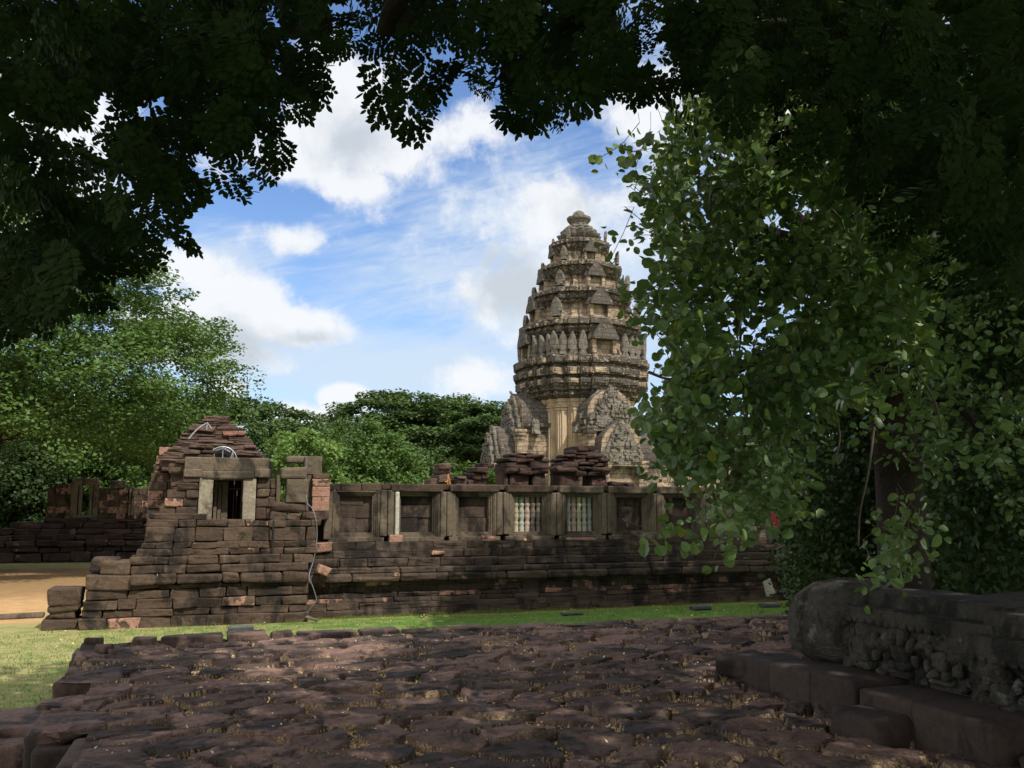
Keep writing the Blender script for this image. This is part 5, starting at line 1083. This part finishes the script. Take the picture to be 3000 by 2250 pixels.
# --- trees overhead: the photographer stands under them
def overhead():
    # one pinnate leaf: leaflets in the leaf plane, x across, y along
    lf = []
    for py, ang, L in ((.34, 62, .40), (.58, 54, .46), (.80, 44, .46), (.96, 24, .40)):
        for sg in (-1, 1):
            a = math.radians(ang)*sg; d = np.array([math.sin(a), math.cos(a)]); p0 = np.array([0, py])
            for k in range(5):
                f = (k+1.1)/5.6; c = p0+d*L*f
                for s2 in (-1, 1):
                    b = a+math.radians(58)*s2; lf.append((c[0], c[1], math.sin(b), math.cos(b)))
            lf.append((*(p0+d*L), d[0], d[1]))
    lf = np.array(lf); ml = len(lf)
    def fronds(mb, P, D, N, L, tintc, leaflet=.20, drop=0.):
        n = len(P); D = unit(D); S = unit(np.cross(D, N)); N = np.cross(S, D)
        x, y = lf[:, 0], lf[:, 1]; droop = -.35*y*y-.28*x*x
        B = P[:, None]+L[:, None, None]*(S[:, None]*x[None, :, None]+D[:, None]*y[None, :, None]+N[:, None]*droop[None, :, None])
        DD = S[:, None]*lf[None, :, 2:3]+D[:, None]*lf[None, :, 3:4]+rng.normal(0, .12, (n, ml, 3)); NN = N[:, None]+rng.normal(0, .28, (n, ml, 3))
        keep = rng.random(n*ml) > drop; LL = np.repeat(L, ml)*leaflet*rng.uniform(.8, 1.25, n*ml)
        place(mb, B.reshape(-1, 3)[keep], DD.reshape(-1, 3)[keep], NN.reshape(-1, 3)[keep], LL[keep], LL[keep]*.56, T_HEX, np.clip(np.repeat(tintc, ml)+rng.normal(0, .1, n*ml), 0, 1)[keep])
        for py in (0, .34, .58, .80):                       # rachis
            a = P+L[:, None]*(D*py-N*.35*py*py); b2 = P+L[:, None]*(D*(py+.22)-N*.35*(py+.22)**2); w = S*.0016
            V = np.stack([a-w, a+w, b2+w, b2-w], 1).reshape(-1, 3); mb.add(V, np.arange(len(V)).reshape(-1, 4), .3)
    polyL = [(-60, -120), (900, -120), (940, 60), (930, 130), (860, 180), (850, 250), (780, 240), (800, 320), (840, 380), (700, 370), (560, 340), (500, 400), (590, 470), (560, 560), (500, 570), (470, 620), (370, 610), (320, 700), (240, 700), (180, 760), (90, 830), (-60, 880)]
    polyR = [(880, -120), (3060, -120), (3060, 900), (2950, 820), (2880, 560), (2700, 500), (2500, 420), (2320, 260), (2140, 170), (1990, 200), (1870, 290), (1830, 240), (1760, 290), (1720, 350), (1680, 290), (1580, 340), (1500, 300), (1440, 350), (1380, 290), (1290, 300), (1240, 350), (1190, 300), (1130, 220), (1060, 190), (1010, 120), (960, 80), (900, 60)]
    polyR = [(x, y-45 if y > 180 and x < 1900 else y) for x, y in polyR]
    for which, poly, base, lab, nf, nfar in (('L', polyL, (-4.5, -3.0, 0), 'feathery leaved tree whose dark leaves hang over the upper left corner', 150, 55), ('R', polyR, (4.2, -3.4, 1.0), 'feathery leaved tree whose dark leaves hang down along the top and upper right', 210, 100)):
        root = empty('overhanging_tree', base, lab, 'tree'); mb = MB()
        q = spoly(poly, int(nf*1.5)); q = q[fbm(np.concatenate([q/150., q[:, :1]*0+.5], 1), 91) > -.22]; n = len(q); Y = rng.uniform(3.3, 5.6, n); C = view_pts(q, Y)
        D = unit(rng.normal(size=(n, 3))*np.array([.75, .5, .35])+np.array([0, .25, -.75])); N = unit(rng.normal(size=(n, 3))*.6+np.array([0, -.75, -.5]))
        L = rng.uniform(.15, .25, n); fronds(mb, C, D, N, L, rng.random(n)*.8)
        if which == 'L': dense = (q[:, 0] < 320) & (q[:, 1] > 230) & (q[:, 1] < 640)
        q = spoly(poly, nfar); n = len(q)
        if which == 'L': q = q[~((q[:, 0] < 330) & (q[:, 1] > 230) & (q[:, 1] < 620) & (rng.random(n) < .62))]; n = len(q)
        Y = rng.uniform(5.6, 9.5, n); C = view_pts(q, Y)
        ex = spoly([(-60, -100), (700, -100), (560, 200), (250, 230), (-60, 260)] if which == 'L' else [(1950, -100), (3060, -100), (3060, 800), (2900, 700), (2650, 470), (2350, 250), (2050, 130)], 70 if which == 'L' else 230)
        C = np.concatenate([C, view_pts(ex, rng.uniform(5.5, 9., len(ex)))]); n = len(C)
        if which == 'L': ex = spoly([(-60, 600), (250, 600), (280, 720), (120, 880), (-60, 980)], 45); C = np.concatenate([C, view_pts(ex, rng.uniform(6, 8., len(ex)))]); n = len(C)
        D = unit(rng.normal(size=(n, 3))*np.array([.8, .5, .35])+np.array([0, .2, -.6])); N = unit(rng.normal(size=(n, 3))*.6+np.array([0, -.6, -.6])); L = rng.uniform(.26, .42, n)
        fronds(mb, C, D, N, L, rng.random(n)*.9, .18)
        # boughs further up and behind, out of view, that put the terrace in shade
        m = 27000; X = rng.uniform(-12, 2, m) if which == 'L' else rng.uniform(0, 15, m); Yb = rng.uniform(-9, 8.5, m); Z = rng.uniform(7.5, 13.5, m)
        if which == 'L': keepx = X > -9+np.maximum(0, Yb)*.4
        else: keepx = X > -20
        k = (Z > EYE+.70*np.maximum(Yb, 0)+1.2) & keepx; P = np.stack([X, Yb, Z], 1)[k]; P = P[~((P[:, 0] > 1.5) & (P[:, 0] < 7.5) & (P[:, 1] > 2.4) & (rng.random(len(P)) < .95))]; P = P[fbm(P*.5, 88) > np.where(P[:, 0] > 6, -.36, -.38)]; m = len(P)
        N2 = unit(rng.normal(size=(m, 3))*.5+np.array([0, 0, 1])); D2 = unit(np.cross(N2, rng.normal(size=(m, 3)))); Ls = rng.uniform(.22, .42, m); place(mb, P, D2, N2, Ls, Ls*.8, T_RH, rng.random(m))
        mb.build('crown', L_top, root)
        mb = MB(); b = np.array(base, float); top = b+np.array([.2, .2, 5.2]); tube(mb, smoothpath([b-np.array([0, 0, .2]), (b+top)/2+np.array([.15, .1, 0]), top]), np.linspace(.38, .24, 13), 12)
        tg = [((150, -50), (120, 250), 5.5), ((600, -60), (480, 300), 5.2), ((880, -60), (700, 300), 4.6), ((-50, 300), (100, 600), 6.)] if which == 'L' else [((1200, -60), (1150, 180), 4.6), ((1560, -60), (1470, 240), 4.4), ((1720, -60), (1760, 110), 4.8), ((2250, -60), (2350, 250), 6.), ((2800, -60), (2700, 350), 6.5), ((3050, 200), (2900, 600), 7.)]
        for (xa, ya), (xb, yb), Y in tg:
            a = at_y(xa, ya, Y); e = at_y(xb, yb, Y+.4); tube(mb, smoothpath([top-np.array([0, 0, .2]), (top+a)/2+np.array([0, 0, .9]), a, (a+e)/2+np.array([.05, 0, .05]), e]), np.linspace(.12, .008, 25), 7)
        mb.build('trunk', M_bark, root, smooth=True)
overhead()
